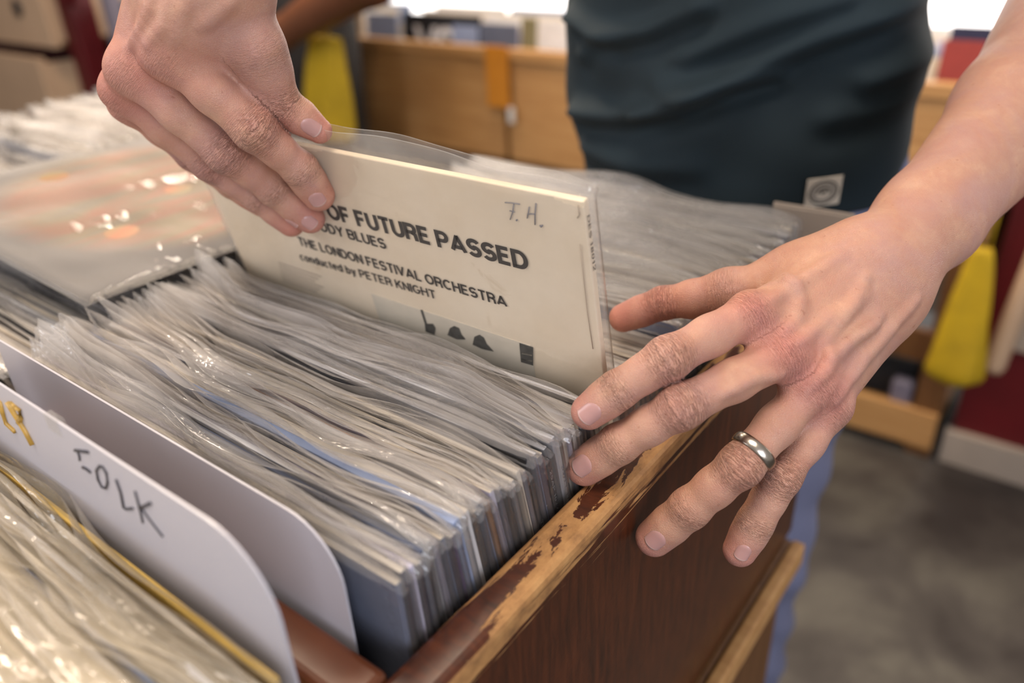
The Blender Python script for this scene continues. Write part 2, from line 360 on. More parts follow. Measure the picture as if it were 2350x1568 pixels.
cover(-1.38, -1.07, 1.90, .70, .96, 'white', 'plain white record cover right of the orange tag')
cover(-1.05, -.75, 1.9, .70, .96, 'lilac', 'lilac record cover in the middle pine bin')
cover(-.66, -.52, 1.92, .70, .98, 'lilac', 'lilac record cover in the short pine bin'); cover(-.46, -.36, 1.90, .70, .975, 'cream2', 'cream record cover at the shirt edge in the short bin')
cover(-.34, -.20, 1.92, .70, .99, 'navy', 'navy record cover in the short pine bin'); cover(-.345, -.22, 1.90, .70, .965, 'red', 'red record cover in front of the navy one')
# rows of records further back in the far bins
for bx0, bx1 in ((-2.5, -2.22), (-2.1, -1.78), (-1.76, -1.46), (-1.4, -1.08), (-1.04, -.74), (-.66, -.35)):
    for k in range(5):
        c = ('white', 'cream', 'ltblue', 'lilac', 'cream2')[(k+int(bx0*7)) % 5]
        o = cover(bx0, bx1, 1.98+k*.07, .60, .915+.006*k, c, 'pale record sleeve packed in the far pine bins'); o['group'] = 'pale sleeves in the far bins'
# ------------------------------------------------------------------ bags and small things by the bins
def bag(name, top, bot, w0, w1, depth, label, mat, folds=5, seed=0):
    """hanging cloth bag: gathered top, wide bottom"""
    T, B = Vector(top), Vector(bot); root = empty(name, B, label=label, cat='bag')
    n, k = 22, 40; V, Fc = [], []; ax = Vector((1, 0, 0)); rr = random.Random(seed); ph = [rr.uniform(0, 6) for _ in range(4)]
    for i in range(n):
        s = i/(n-1); c = T.lerp(B, s)-B
        w = (w0+(w1-w0)*s**.7)/2*(1 if s < .9 else math.sqrt(max(.02, 1-((s-.9)/.1)**2*.9)))
        d = depth/2*(.35+.65*s)*(1 if s < .9 else math.sqrt(max(.02, 1-((s-.9)/.1)**2*.9)))
        for j in range(k):
            th = 2*math.pi*j/k
            f = 1+.10*math.sin(folds*th+ph[0]+s*2)+.06*math.sin(3*th+ph[1]-s*5)
            V.append(c+Vector((w*math.cos(th)*f, d*math.sin(th)*f, 0)))
    for i in range(n-1):
        for j in range(k): Fc.append((i*k+j, (i+1)*k+j, (i+1)*k+(j+1) % k, i*k+(j+1) % k))
    Fc += [tuple(range(k)), tuple((n-1)*k+j for j in range(k))[::-1]]
    mesh('pouch', V, Fc, mat, root, True)
    tube('cord', [T-B+Vector((-.01, 0, 0)), T-B+Vector((-.01, 0, .12)), T-B+Vector((.01, 0, .12)), T-B+Vector((.01, 0, 0))], .003, mat, root, 8)
    return root
P = ony(745, 85, 1.46); Q = ony(770, 330, 1.46)
bag('yellow_bag', (P[0]+.0, 1.46, P[2]), (Q[0]-.02, 1.46, Q[2]), .12, .20, .07, 'yellow cloth bag held below the brown forearm', M['yellow'], 5, 1)
P = ony(2262, 560, 1.78); Q = ony(2195, 875, 1.78)
bag('yellow_bag', (P[0], 1.76, P[2]), (Q[0]-.01, 1.76, Q[2]), .035, .125, .05, 'yellow cloth bag hanging at the red counter corner', M['yellow'], 4, 5)
tube('wall_hook', [(P[0], 1.80, P[2]+.13), (P[0], 1.76, P[2]+.135), (P[0], 1.75, P[2]+.12)], .004, M['grey'])
tag(bpy.data.objects['wall_hook'], 'small grey hook carrying the yellow bag by the red counter', 'hook')
P = ony(2278, 850, 1.80); Q = ony(2375, 600, 1.80)
tube('wooden_rod', [P, P+(Q-P)*.05, Q, Q+(Q-P)*.5], [.018, .022, .019, .018], M['palewood'], None, 14)
tag(bpy.data.objects['wooden_rod'], 'pale round rod leaning against the red counter', 'rod')
P = ony(2325, 800, 1.84)
tag(box('notice_sheet', P[0]-.01, P[0]+.26, 1.872, 1.876, P[2]-.02, P[2]+.26, M['cream'], b=0), 'greyish notice sheet on the red counter front behind the rod', 'sheet')
# left edge of the view: pale bins, red post, dark boxes, grey post
t = empty('plywood_bin', (-3.45, 1.45, 0), label='upper pale plywood bin with a round hand hole, upper left corner', cat='bin')
box('front_board', -.5, .31, -.05, -.02, .855, 1.15, M['palewood'], t, .004); box('end_board', .28, .31, -.02, .4, .86, 1.15, M['palewood'], t, .004)
tube('hand_hole', [(.115, -.055, .985), (.115, -.045, .985)], .032, M['black'], t, 20)
box('bottom_board', -.5, .31, -.02, .4, .855, .875, M['pine_dark'], t)
t = empty('plywood_bin', (-3.45, 1.45, 0), label='lower pale plywood bin under the one with the hand hole', cat='bin')
box('front_board', -.5, .23, -.09, -.06, .45, .82, M['palewood'], t, .004); box('back_or_shade_board', -.6, .40, .42, .44, .3, .87, M['maroon'], t, .002); box('end_board', .20, .23, -.06, .4, .45, .80, M['palewood'], t, .004)  # maroon panel behind is added, standing in for the dark shade between the bins
for x in (-.45, .2): box('leg', x-.02, x+.02, -.04, .0, 0, .45, M['pine_dark'], t)
tag(box('red_post', -3.12, -3.03, 1.44, 1.53, 0, 1.4, M['red'], b=.006), 'red painted post right of the pale plywood bins', 'post')
tag(box('red_sign', -3.05, -2.92, 1.42, 1.45, 1.0, 1.3, M['red'], b=.004), 'bright red panel at the top of the red post', 'panel')
tag(box('storage_box', -2.96, -2.70, 1.55, 1.8, .72, 1.0, M['navybox'], b=.01), 'dark blue storage box between red post and grey post', 'box')
tag(box('floor_cabinet', -3.0, -2.5, 1.56, 1.9, 0, .72, plain('dark_green_paint', '#3a403c', .5, .1), b=.01), 'dark grey-green cabinet under the blue box', 'cabinet')
tag(box('metal_post', -2.735, -2.69, 1.40, 1.45, 0, 1.6, M['grey'], b=.004), 'slim grey metal post behind the right hand', 'post')
structure(box('trim_1', -4.7, -2.8, 2.4, 2.5, 0, 2.6, plain('warm_grey_panel', '#6f665e', .7, .08, 4), b=0))
# ------------------------------------------------------------------ record crates
TOP = .982; XR = -.183; SL = .2                        # crate rim height, record right edge, lean of the rows
def crate(name, x0, x1, y0, y1, label, right_th=.022, left_th=.01, front=True, backh=0.):
    t = empty(name, (0, 0, 0), label=label, cat='crate')
    box('side_board', x1, x1+right_th, y0, y1, .70, TOP if right_th > .015 else TOP-.02, M['crate'], t, .0045 if right_th > .015 else .001, False)
    box('side_board', x0-left_th, x0, y0, y1, .70, TOP-.02, M['crate_in'], t, .001)
    if front: box('cross_board', x0, x1, y0+.0, y0+.022, .70, TOP, M['crate_cross'], t, .004)
    box('end_board', x0, x1, y1-.012, y1, .70, TOP-.01+backh, M['crate'], t, .002)
    box('bottom_board', x0, x1, y0, y1, .693, .703, M['crate_in'], t, .001)
    return t
crate('record_crate', -.502, -.177, .113, .625, 'worn brown wooden record crate the left hand rests on')
crate('record_crate', -.502, -.177, -.30, .1125, 'worn brown crate behind the handwritten divider, nearest', front=False)
crate('record_crate', -.832, -.513, -.10, .61, 'brown crate under the glossy sleeve, left of the main row', .008, .008, False)
crate('record_crate', -1.165, -.842, .30, .61, 'brown crate farthest left, its rim seen under the right hand', .008, .008, False, .012)
t = empty('crate_table', (0, 0, 0), label='long wooden table with tan edge strip carrying the crates', cat='table')
box('table_top', -1.2, -.152, -.34, .62, .655, .6925, M['pine_dark'], t, .003)
box('edge_strip', -.1515, -.139, -.34, .62, .668, .6945, M['pine'], t, .003)
box('apron', -.175, -.155, -.34, .62, .45, .655, M['pine_dark'], t, .002)
for x in (-1.17, -.23):
    for y in (-.3, .54): box('leg', x, x+.05, y, y+.05, 0, .655, M['pine_dark'], t)
# ------------------------------------------------------------------ records
JW, JH = .313, .313
_jm = {}
def jacket_mesh(th, mat, top=None):
    key = (round(th, 4), mat.name, top and top.name)
    if key not in _jm:
        V, Fc = box_vf(-JW, 0, 0, th, 0, JH, .0005)
        me = bpy.data.meshes.new('jacket'); me.from_pydata(V, [], Fc); me.materials.append(mat)
        if top:
            me.materials.append(top)
            for p in me.polygons:
                if p.center.z > JH-.0006: p.material_index = 1
        _jm[key] = me
    return _jm[key]
def sleeve_mesh(th, flap, rng, mat, nx=22, amp=1., fan=0., x_out=.004, phase=0., waves=(26., 61., 113.), lean=.35, wing=0.):
    """polythene outer sleeve: two sheets joined at the sides, wavy open mouth above the jacket"""
    x0, x1 = -JW-.003, x_out
    xs = np.linspace(x0, x1, nx); hs = [0., .2, JH-.025, JH-.004]+[JH+flap*q for q in (.25, .5, .75, 1.)]+[JH+flap+.0004]
    V, Fc, mi = [], [], []
    ph = [phase+rng.normal()*.5, phase*1.7+rng.normal()*.8, rng.uniform(0, 6), rng.uniform(0, 6)]
    if lean > .01: flap *= rng.uniform(.75, 1.4); lean = lean*rng.uniform(.5, 1.5)
    a = [amp*rng.uniform(.4, 1.3)*.0032, amp*rng.uniform(.3, 1.)*.0018, amp*rng.uniform(.2, 1.)*.0008]
    zt = [rng.uniform(-.002, .002) for _ in range(3)]
    for side in (0, 1):
        base = -.0005 if side == 0 else th+.0005
        dph = rng.normal()*.9; gap = rng.uniform(.2, 1.6)
        for i, h in enumerate(hs):
            g = max(0., (h-(JH-.02))/.02)
            e = max(0., (h-JH)/max(flap, .001))
            for j, x in enumerate(xs):
                u = (x-x0)/(x1-x0); side_pinch = min(1., min(u, 1-u)*18)
                mid = th/2
                y = mid+(base-mid)*(.2+.8*side_pinch if i > 0 else 1)
                wv = a[0]*math.sin(x*waves[0]+ph[0])+a[1]*math.sin(x*waves[1]+ph[1])+a[2]*math.sin(x*waves[2]+ph[2]+dph)
                y += wv*min(1.4, g*.5+e*.6)+(side*2-1)*.0006*gap*e*math.sin(x*40+ph[3])
                z = h
                if e > 0:                                     # the empty mouth curls over
                    pm = max(.05, lean*2.9*(1+.35*math.sin(x*13+ph[3])+.2*math.sin(x*37+ph[1])))
                    y -= flap*(1-math.cos(pm*min(e, 1)))/pm; z = JH+flap*math.sin(pm*min(e, 1))/pm+(h-JH-flap if e > 1 else 0)
                if e > 0:
                    z += e*(zt[0]*math.sin(x*17+ph[1])+zt[1]*math.sin(x*41+ph[2]))-wv*.2*e
                f = fan*math.exp(-((u)/.16)**1.5)*(.3+e)
                y += f; z += f*.35*e
                rt = math.exp(-((1-u)/.05)**2)
                z -= rt*flap*.45*e; y += rt*wing*(.4+e)*g*.5
                if h <= JH+.0001: y = min(y, -.0004) if side == 0 else max(y, th+.0004)
                V.append((x, y, z))
    n = len(hs)
    for side in (0, 1):
        o = side*n*nx
        for i in range(n-1):
            for j in range(nx-1):
                q = (o+i*nx+j, o+i*nx+j+1, o+(i+1)*nx+j+1, o+(i+1)*nx+j); Fc.append(q if side == 0 else q[::-1]); mi.append(1 if i == n-2 else (2 if i < 3 else 0))
    for i in range(n-1):
        Fc.append((i*nx+nx-1, n*nx+i*nx+nx-1, n*nx+(i+1)*nx+nx-1, (i+1)*nx+nx-1)); mi.append(2 if i < 3 else 0)
        Fc.append((i*nx, (i+1)*nx, n*nx+(i+1)*nx, n*nx+i*nx)); mi.append(2 if i < 3 else 0)
    me = bpy.data.meshes.new('outer_sleeve'); me.from_pydata(V, [], Fc); me.materials.append(mat); me.materials.append(M['rim']); me.materials.append(M['poly_body'] if mat is not M['poly_held'] else mat)
    me.polygons.foreach_set('material_index', mi); me.polygons.foreach_set('use_smooth', [True]*len(mi)); me.update()
    return me
def record(x, y, ztop, col, label, group, th=.003, flap=.012, mat=None, fan=0., amp=1., slope=SL, phase=0., nx=22, rz=0., lean=.35, wing=0., xo=.004, rng=RNG):
    ang = math.atan(slope)                                   # leans towards the viewer
    c, s = math.cos(ang), math.sin(ang)
    loc = (x, y+(ztop-TOP)*-slope+JH*s, ztop-JH*c)           # y is where the sleeve crosses rim height
    o = empty('vinyl_record', loc, (ang, 0, rz), label, 'record', group)
    j = bpy.data.objects.new('jacket', jacket_mesh(th, M['j_'+col], M[('j_cream2', 'j_white', 'j_cream', 'j_cream2', 'j_'+col)[int(rng.integers(0, 5))]])); COL.objects.link(j); j.parent = o
    p = bpy.data.objects.new('outer_sleeve', sleeve_mesh(th, flap, rng, mat or M['poly'], nx, amp, fan, xo, phase, lean=lean, wing=wing)); COL.objects.link(p); p.parent = o
    return o
# main row between the blank divider and the held record
cols = ['bluegrey', 'navy', 'lilac', 'navy', 'bluegrey', 'grey', 'lilac', 'bluegrey', 'purple', 'ltblue', 'white', 'black', 'bluegrey', 'orange', 'lilac', 'bluegrey', 'black',
        'grey', 'cream', 'bluegrey', 'black', 'bluegrey', 'worn', 'black', 'grey', 'white', 'cream', 'lilac', 'cream2', 'buff', 'black', 'bluegrey', 'black']
N = len(cols); y = .1505; spine_host = None
for i, c in enumerate(cols):
    th = .0062 if c == 'white' and i == 10 else (.0045 if c in ('ltblue', 'worn') else .0028)
    zt = 1.017+RNG.uniform(-.004, .003)+(.001 if 8 < i < 12 else 0)
    fl = RNG.uniform(.009, .016)
    lb = {10: 'thick white boxed record, its white spine widest in the row', 9: 'light blue spined record just before the thick white one',
          22: 'dark navy record with scuffed worn spine by the fingertips', 13: 'orange-brown spined record behind the thick white one',
          25: 'white record with lettered spine beside the middle fingertip'}.get(i)
    o = record(XR+RNG.uniform(-.002, .001), y, zt, c, lb or 'plastic-sleeved record between blank divider and held record', None if lb else 'records in the main row before the held one',
               th, fl, M['poly_shiny'] if i in (0, 1, 2, 3, 4, 6, 9, 12, 15, 19, 22, 27) else M['poly'], .008+.004*math.sin(i*.5), 1.25 if i in (1, 2, 3, 9, 14) else .9, phase=i*.16, nx=34, wing=RNG.uniform(-.002, .003), slope=min(.2, .03+i*.013), lean=.05 if i < 2 else .35)
    if i == 25:
        j = [q for q in o.children if q.name.startswith('jacket')][0]
        letters_mesh('spine_lettering', 'SWEETHEARTS OR', M['j_bluegrey'], j, (.0006, .0006, JH-.02), (0, 0, -1), (0, 1, 0), width=.066, height=.0019, weight=.14)
    if i == 23:
        j = [q for q in o.children if q.name.startswith('jacket')][0]
        letters_mesh('spine_lettering', '25AP 1077', M['j_white'], j, (.0006, .0006, JH-.016), (0, 0, -1), (0, 1, 0), width=.03, height=.0018, weight=.14)
    if i == 20:
        j = [q for q in o.children if q.name.startswith('jacket')][0]
        letters_mesh('spine_lettering', 'THE BAND', M['j_white'], j, (.0006, .0006, JH-.045), (0, 0, -1), (0, 1, 0), width=.03, height=.0018, weight=.14)
    y += th+.0015+(RNG.uniform(0, .0005))
YH0 = y
# records behind the held one
y = .336; k = 0; bc = ['brown', 'rust', 'black', 'tan', 'brown', 'rust', 'brown', 'tan', 'black', 'brown', 'olive', 'rust']
while y < .605:
    far = y > .40
    c = bc[k % len(bc)] if not far else ('cream', 'grey', 'white', 'lilac', 'cream2', 'grey', 'ltblue')[k % 7]
    record(XR+RNG.uniform(-.003, .001), y, 1.008+RNG.uniform(-.003, .003)+(.010 if far else 0.), c,
           'shiny plastic-sleeved record in front of the dark green shirt' if far else 'brown spined record just behind the held record',
           'shiny sleeves before the shirt' if far else 'brown spined records behind the held one', .003, RNG.uniform(.012, .017) if far else .008,
           M['poly_shiny'] if far else M['poly'], .004, 1.2 if far else .7, phase=k*.13, nx=26 if far else 18)
    y += .0052; k += 1
# one loose sleeve end that sticks out past the crate side
t = empty('paper_sleeve', (-.212, .628, .988), (math.radians(12), 0, math.radians(2)), 'grey-beige paper sleeve end jutting past the crate under the shirt label', 'sleeve')
V, Fc = box_vf(0, .064, 0, .002, 0, .040, .0008); mesh('sheet', V, Fc, M['cream'], t); box('fold', 0, .064, -.0015, -.0002, .003, .038, M['cream'], t, .0005)
# left column
y = -.03; k = 0
while y < .59:
    under = .16 < y < .53
    record(-.518+RNG.uniform(-.004, .003), y, 1.004+RNG.uniform(-.004, .003)+(0. if not under else -.004), ('cream', 'grey', 'bluegrey', 'cream2', 'white', 'buff', 'black')[k % 7],
           *(('plastic-sleeved record in the second crate, in front of the glossy sleeve', 'records before the glossy sleeve') if y < .17 else
             ('plastic-sleeved record in the second crate, beneath or behind the glossy sleeve', 'records under the glossy sleeve')), .003, RNG.uniform(.009, .014), M['poly_shiny'] if y < .16 and k % 3 == 0 else M['poly'], .004, .5 if under else 1.1, phase=k*.15, nx=16 if under else 26)
    y += .0062; k += 1
y = .31; k = 0
while y < .59:
    record(-.848+RNG.uniform(-.004, .003), y, 1.022+RNG.uniform(-.006, .006)-.02*(y < .4), ('cream', 'cream2', 'grey', 'white', 'buff', 'lilac')[k % 6],
           'blurred pale record in the crate farthest left', 'records in the farthest left crate', .003, RNG.uniform(.012, .020), M['poly_shiny'] if k % 3 == 0 else M['poly'], .004, 1.6, phase=k*.2, nx=22)
    y += .0062; k += 1
# front crate
y = .0935; k = 0
while y > -.06:
    c = ('tan', 'cream2', 'cream', 'buff', 'cream2', 'ltblue', 'white', 'cream2', 'cream', 'buff', 'white', 'grey', 'cream2', 'cream2', 'red')[k % 15]
    record(XR-.004+RNG.uniform(-.002, .002), y, 1.013+RNG.uniform(-.003, .003), 'mustard' if k == 0 else c, 'yellowed plastic-sleeved record in front of the handwritten divider',
           'cream sleeves in the nearest crate', .003, RNG.uniform(.011, .016), M['poly_cream'], 0, 1.5, phase=k*.2, nx=26, slope=.03+min(k, 8)*.012, lean=.45)
    y -= .0052; k += 1
# ------------------------------------------------------------------ dividers
M['divider'] = plain('white_styrene', '#b5b2b9', .35, .03, 10)
def divider(name, xa, xb, y, z0, z1, rad, label):
    t = empty(name, (xb, y, z0), label=label, cat='divider')
    pts = [(xa-xb, 0), (0, 0)]+[(-rad+rad*math.cos(a), z1-z0-rad+rad*math.sin(a)) for a in np.linspace(0, math.pi/2, 10)]
    pts += [(xa-xb, z1-z0)]
    n = len(pts); th = .0011
    V = [(p[0], 0, p[1]) for p in pts]+[(p[0], th, p[1]) for p in pts]
    Fc = [tuple(range(n)), tuple(range(2*n-1, n-1, -1))]+[(i, n+i, n+(i+1) % n, (i+1) % n) for i in range(n)]
    o = mesh('panel', V, Fc, M['divider'], t)
    return t
divider('record_divider', -.5015, -.203, .139, .70, EYE-.2135, .028, 'blank white plastic divider standing before the main row')
fk = divider('record_divider', -.50, -.1865, .100, .70, EYE-.1835, .032, 'white plastic divider with handwritten genre and gold emblem')
M['ink'] = plain('black_ink', '#2a262c', .5, 0)
M['ink_grey'] = plain('grey_ballpoint', '#6d6a70', .6, 0); M['ink_faint'] = plain('faded_print', '#a2907e', .6, 0)
M['gold'] = plain('gold_foil', '#b08b3e', .4, .15, 200)
def stroke(name, pix, y, rad, mat, parent, plane=None):
    P0 = [np.array(ony(u, v, y)) for u, v in pix]
    off = np.array(parent.location)
    return tube(name, [p-off for p in P0], rad, mat, parent, 6)
for nm, pts, r_ in (('stroke', [(172, 1034), (188, 1036), (203, 1038)], .0007), ('stroke', [(178, 1036), (182, 1046), (183, 1057)], .0005), ('stroke', [(190, 1073), (198, 1076), (208, 1084)], .0007),
                    ('stroke', [(228, 1070), (221, 1080), (225, 1100), (234, 1118), (243, 1121), (247, 1108), (244, 1085), (236, 1072), (228, 1070)], .0006),
                    ('stroke', [(267, 1101), (277, 1130), (284, 1165), (290, 1169), (305, 1167)], .0006), ('stroke', [(310, 1128), (320, 1165), (328, 1200)], .0005),
                    ('stroke', [(346, 1155), (330, 1163), (320, 1166)], .0007), ('stroke', [(324, 1166), (345, 1195), (374, 1232)], .0005)):
    stroke(nm, pts, .0998, r_, M['ink'], fk)
for pts, r_ in (([(0, 920), (8, 950), (16, 972), (35, 990)], .0014), ([(18, 922), (32, 945), (45, 965), (60, 990), (76, 1020)], .0017), ([(38, 936), (46, 940), (48, 955), (45, 970)], .0016), ([(26, 925), (40, 938)], .0012)):
    stroke('gold_emblem', pts, .0998, r_, M['gold'], fk)
o = box('tape_tab', -.150, -.138, -.0004, .003, .367-.008, .3668, M['poly_held'], fk, 0); o['label'] = 'clear tape tab joining the divider'
tag(box('white_divider_card', -.50, -.335, .1018, .1026, .72, EYE-.187, M['divider'], b=0), 'short white card close behind the handwritten divider', 'card')
# ------------------------------------------------------------------ glossy sleeve lying on top
t = empty('vinyl_record', (-.505, .199, 1.0325), (math.radians(-.6), math.radians(3.0), 0), 'glossy plastic-covered record lying flat on the second crate', 'record')
def art():
    t_ = NT('muted_orange_grey_print'); v = t_.tex((1, 1, 1))
    gr = t_.n('ShaderNodeTexGradient', gradient_type='SPHERICAL'); mp = t_.n('ShaderNodeMapping', i_Scale=(6.6, 7.5, 1), i_Location=(1.06, -1.1, 0)); tc = t_.n('ShaderNodeTexCoord')
    t_.l(tc.outputs['Object'], mp.inputs[0]); t_.l(mp.outputs[0], gr.inputs[0])
    n = t_.noise(t_.tex((20, 4, 1)), 1.1, 3, .55, .8)
    disc = t_.math('MULTIPLY', gr.outputs[1], 5., clamp=True)
    c = t_.ramp(n, [(.3, lin('#625c56')), (.45, lin('#7d6d4c')), (.55, lin('#9a5c3a')), (.62, lin('#84724c')), (.8, lin('#6f6a64'))])
    t_.col(t_.mix(disc, lin('#6e6a6a'), c)); t_.set(Roughness=.4); return t_.m
V, Fc = box_vf(-.313, 0, 0, .313, 0, .003, .0005); mesh('jacket', V, Fc, art(), t)
# taut cellophane with radial puckers
V, Fc = [], []; n = 60
for j in range(n):
    for i in range(n):
        x = -.317+.321*i/(n-1); yv = -.005+.325*j/(n-1)
        u_, v_ = i/(n-1), j/(n-1); ed = min(1, 12*min(u_, 1-u_, v_, 1-v_))
        z = .0036+ed*(.0012*math.sin(x*38+yv*22)+.0009*math.sin(x*70-yv*31+1)+.0007*math.sin(yv*90+x*20)+.0016)
        V.append((x, yv, z if ed > .05 else .0015))
for j in range(n-1):
    for i in range(n-1): Fc.append((j*n+i, j*n+i+1, (j+1)*n+i+1, (j+1)*n+i))
def gloss():
    t_ = NT('glossy_cellophane'); t_.col(lin('#cfcac4')); t_.set(Roughness=.10, IOR=1.5)
    tr = t_.n('ShaderNodeBsdfTransparent'); mx = t_.n('ShaderNodeMixShader'); fr = t_.n('ShaderNodeFresnel', i_IOR=1.6)
    f = t_.math('ADD', fr.outputs[0], .06, clamp=True); h = t_.noise(t_.tex((5, 16, 5)), 2.5, 2, .5, .8); t_.bump(h, .5, .006)
    t_.l(f, mx.inputs[0]); t_.l(tr.outputs[0], mx.inputs[1]); t_.l(t_.b.outputs[0], mx.inputs[2]); t_.l(mx.outputs[0], t_.out.inputs['Surface']); return t_.m
mesh('outer_sleeve', V, Fc, gloss(), t, True)
# ------------------------------------------------------------------ the held record
HT = EYE-.118                                               # height of its top edge
ang = math.atan(.2); ca, sa = math.cos(ang), math.sin(ang)
held = empty('vinyl_record', (XR, .287+JH*sa, HT-JH*ca), (ang, 0, 0), 'cream record with bold black title lettering, lifted by the hand', 'record')
def held_card():
    t_ = NT('aged_cream_card'); v = t_.tex((1, 1, 1)); a1 = t_.noise(v, 9, 5, .6); a2 = t_.noise(v, 38, 5, .7, .5); a3 = t_.noise(v, 900, 2)
    c = t_.ramp(a1, [(.3, lin('#dcc6a6')), (.6, lin('#ead8bd')), (.8, lin('#eedec5'))])
    c = t_.mix(t_.ramp(a2, [(.62, (0, 0, 0)), (.78, (.55, .55, .55))]), c, lin('#b5966a'))
    t_.col(t_.mix(t_.math('MULTIPLY', a3, .1), c, lin('#a98f6b'))); t_.set(Roughness=.6); t_.bump(a3, .08, .0003); return t_.m
TH = .0042
V, Fc = box_vf(-JW, 0, 0, TH, 0, JH, .0007); jk = mesh('jacket', V, Fc, held_card(), held, False)
print_ink = plain('black_print', '#403b37', .55, .06, 400)
def hp(u, v):
    """a point of the photographed cover in the jacket's own plane: (x, height)"""
    r = ray(u, v); n = np.array([0, 1, .2]); d = (.287+.2*-.118)/(r@n); p = r*d
    return p[0]-XR, JH-(-.118-p[2])*math.sqrt(1.04)
def line(txt, l, rr, cap, bold, mat=print_ink, nm='lettering'):
    a, b = hp(*l), hp(*rr)
    return letters_mesh(nm, txt, mat, jk, (a[0], -.0004, a[1]), (b[0]-a[0], 0, b[1]-a[1]), (0, 0, 1), width=math.hypot(b[0]-a[0], b[1]-a[1]), height=cap, weight=bold, gap=.27)
# "DAYS" and "THE MO" lie under the fingers, so the lines start further left on the same baselines
a, b = hp(757, 501), hp(1217, 621); k = (b[1]-a[1])/(b[0]-a[0]); wtitle = b[0]-a[0]
letters_mesh('title_lettering', 'DAYS', print_ink, jk, (a[0]-.056, -.0004, a[1]-k*.056), (1, 0, k), (0, 0, 1), width=.048, height=.0112, weight=.25, gap=.28)
letters_mesh('title_lettering', 'OF FUTURE PASSED', print_ink, jk, (a[0], -.0004, a[1]), (1, 0, k), (0, 0, 1), width=wtitle*math.sqrt(1+k*k), height=.0112, weight=.25, gap=.28)
b2 = hp(890, 572); letters_mesh('lettering', 'THE MOODY BLUES', print_ink, jk, (b2[0]-.098, -.0004, b2[1]), (1, 0, 0), (0, 0, 1), width=.098, height=.0072, weight=.21, gap=.27)
line('THE LONDON FESTIVAL ORCHESTRA', (689, 562), (1167, 705), .0070, .21)
line('conducted by PETER KNIGHT', (692, 596), (1004, 686), .0062, .19)
# pencilled initials
def pen(pts, r_=.0003, mat=M['ink_grey']):
    tube('pen_stroke', [(hp(*p)[0], -.0004, hp(*p)[1]) for p in pts], r_, mat, jk, 6)
pen([(1160, 464), (1176, 465), (1194, 468)]); pen([(1180, 468), (1178, 485), (1172, 503)]); pen([(1171, 483), (1182, 486)]); pen([(1186, 503), (1188, 506)], .0005)
pen([(1216, 474), (1211, 500)]); pen([(1231, 466), (1229, 490), (1229, 515)]); pen([(1211, 492), (1220, 490), (1230, 491)]); pen([(1240, 516), (1243, 520), (1246, 516)], .0004)
# small print block, worn ring and photo panel
for q in range(6):
    a = hp(640+q*2, 604+q*8); box('small_print', a[0], a[0]+.045-.004*(q % 3), -.0003, 0, a[1], a[1]+.0009, M['ink_faint'], jk, 0)
pg = plain('pale_grey_print', '#cfc3ae', .6, .06, 60); pk = plain('dark_print', '#4a4742', .6, .3, 200)
a = hp(853, 676); b = hp(1225, 838); ph_ = box('photo_panel', a[0], b[0], -.0003, 0, b[1]-.03, a[1]+.001, pg, jk, 0)
def poly(pts, mat, nm):
    P = [hp(*p) for p in pts]; return mesh(nm, [(p[0], -.0006, p[1]) for p in P], [tuple(range(len(P)))[::-1]], mat, jk)
poly([(966, 710), (971, 710), (981, 742), (995, 742), (1001, 752), (998, 768), (978, 760), (976, 742)], pk, 'photo_silhouette')
poly([(1028, 768), (1034, 752), (1044, 747), (1055, 752), (1060, 766), (1070, 778), (1050, 778)], pk, 'photo_silhouette')
poly([(1086, 790), (1090, 772), (1102, 767), (1112, 774), (1118, 788), (1135, 806), (1108, 800)], pk, 'photo_silhouette')
poly([(1193, 786), (1225, 796), (1225, 838), (1197, 830)], pk, 'photo_silhouette')
for q in ((1199, 808, 1222, 813), (1199, 822, 1222, 826)):
    poly([(q[0], q[1]), (q[2], q[3]), (q[2], q[3]+3), (q[0], q[1]+3)], pg, 'photo_window')
letters_mesh('spine_lettering', 'DES 18012', print_ink, jk, (.0003, .0012, JH-.008), (0, 0, -1), (0, 1, 0), width=.030, height=.0020, weight=.16)
letters_mesh('spine_lettering', 'DAYS OF', print_ink, jk, (.0003, .0012, JH-.104), (0, 0, -1), (0, 1, 0), width=.022, height=.0020, weight=.16)
pen([(1328, 470), (1331, 492), (1326, 500)], .0002, M['ink_faint']); pen([(1333, 560), (1341, 640), (1350, 720), (1362, 800)], .0002, M['ink_faint'])
rg = np.random.default_rng(5)
me = sleeve_mesh(TH, .0125, rg, M['poly_held'], 60, 1.2, 0, .0042, phase=1.2, lean=.0)
o = bpy.data.objects.new('outer_sleeve', me); COL.objects.link(o); o.parent = held

# ------------------------------------------------------------------ smooth bodies from blended round cones
class Body:
    """distance field: groups of tapered limbs blended into one skin"""
    def __init__(s): s.ops = []
    def add(s, cones, k=.006, kin=.005, local=None, sub=False):
        """cones: (p0, r0, p1, r1) blended among themselves with kin, then into the body with k.
        local=(centre, near, far, k_far): the blend shrinks from k to k_far away from centre"""
        s.ops.append((cones, k, kin, local, sub))
    def __call__(s, P):
        P = np.asarray(P, dtype=np.float32); D = None
        for cones, k, kin, local, sub in s.ops:
            d = None
            for p0, r0, p1, r1 in cones:
                a = np.asarray(p0, np.float32); b = np.asarray(p1, np.float32)-a; L2 = float(b@b)+1e-12
                q = P-a; h = np.clip((q@b)/L2, 0, 1); q -= h[:, None]*b
                e = np.sqrt(np.einsum('ij,ij->i', q, q))-(r0+(r1-r0)*h)
                d = e if d is None else smin(d, e, kin)
            if D is None: D = d; continue
            kk = k
            if local:
                c, n0, n1, kf = local; t = np.clip((np.linalg.norm(P-np.asarray(c, np.float32), axis=1)-n0)/(n1-n0), 0, 1); kk = k+(kf-k)*t
            D = -smin(-D, d, kk) if sub else smin(D, d, kk)
        return D
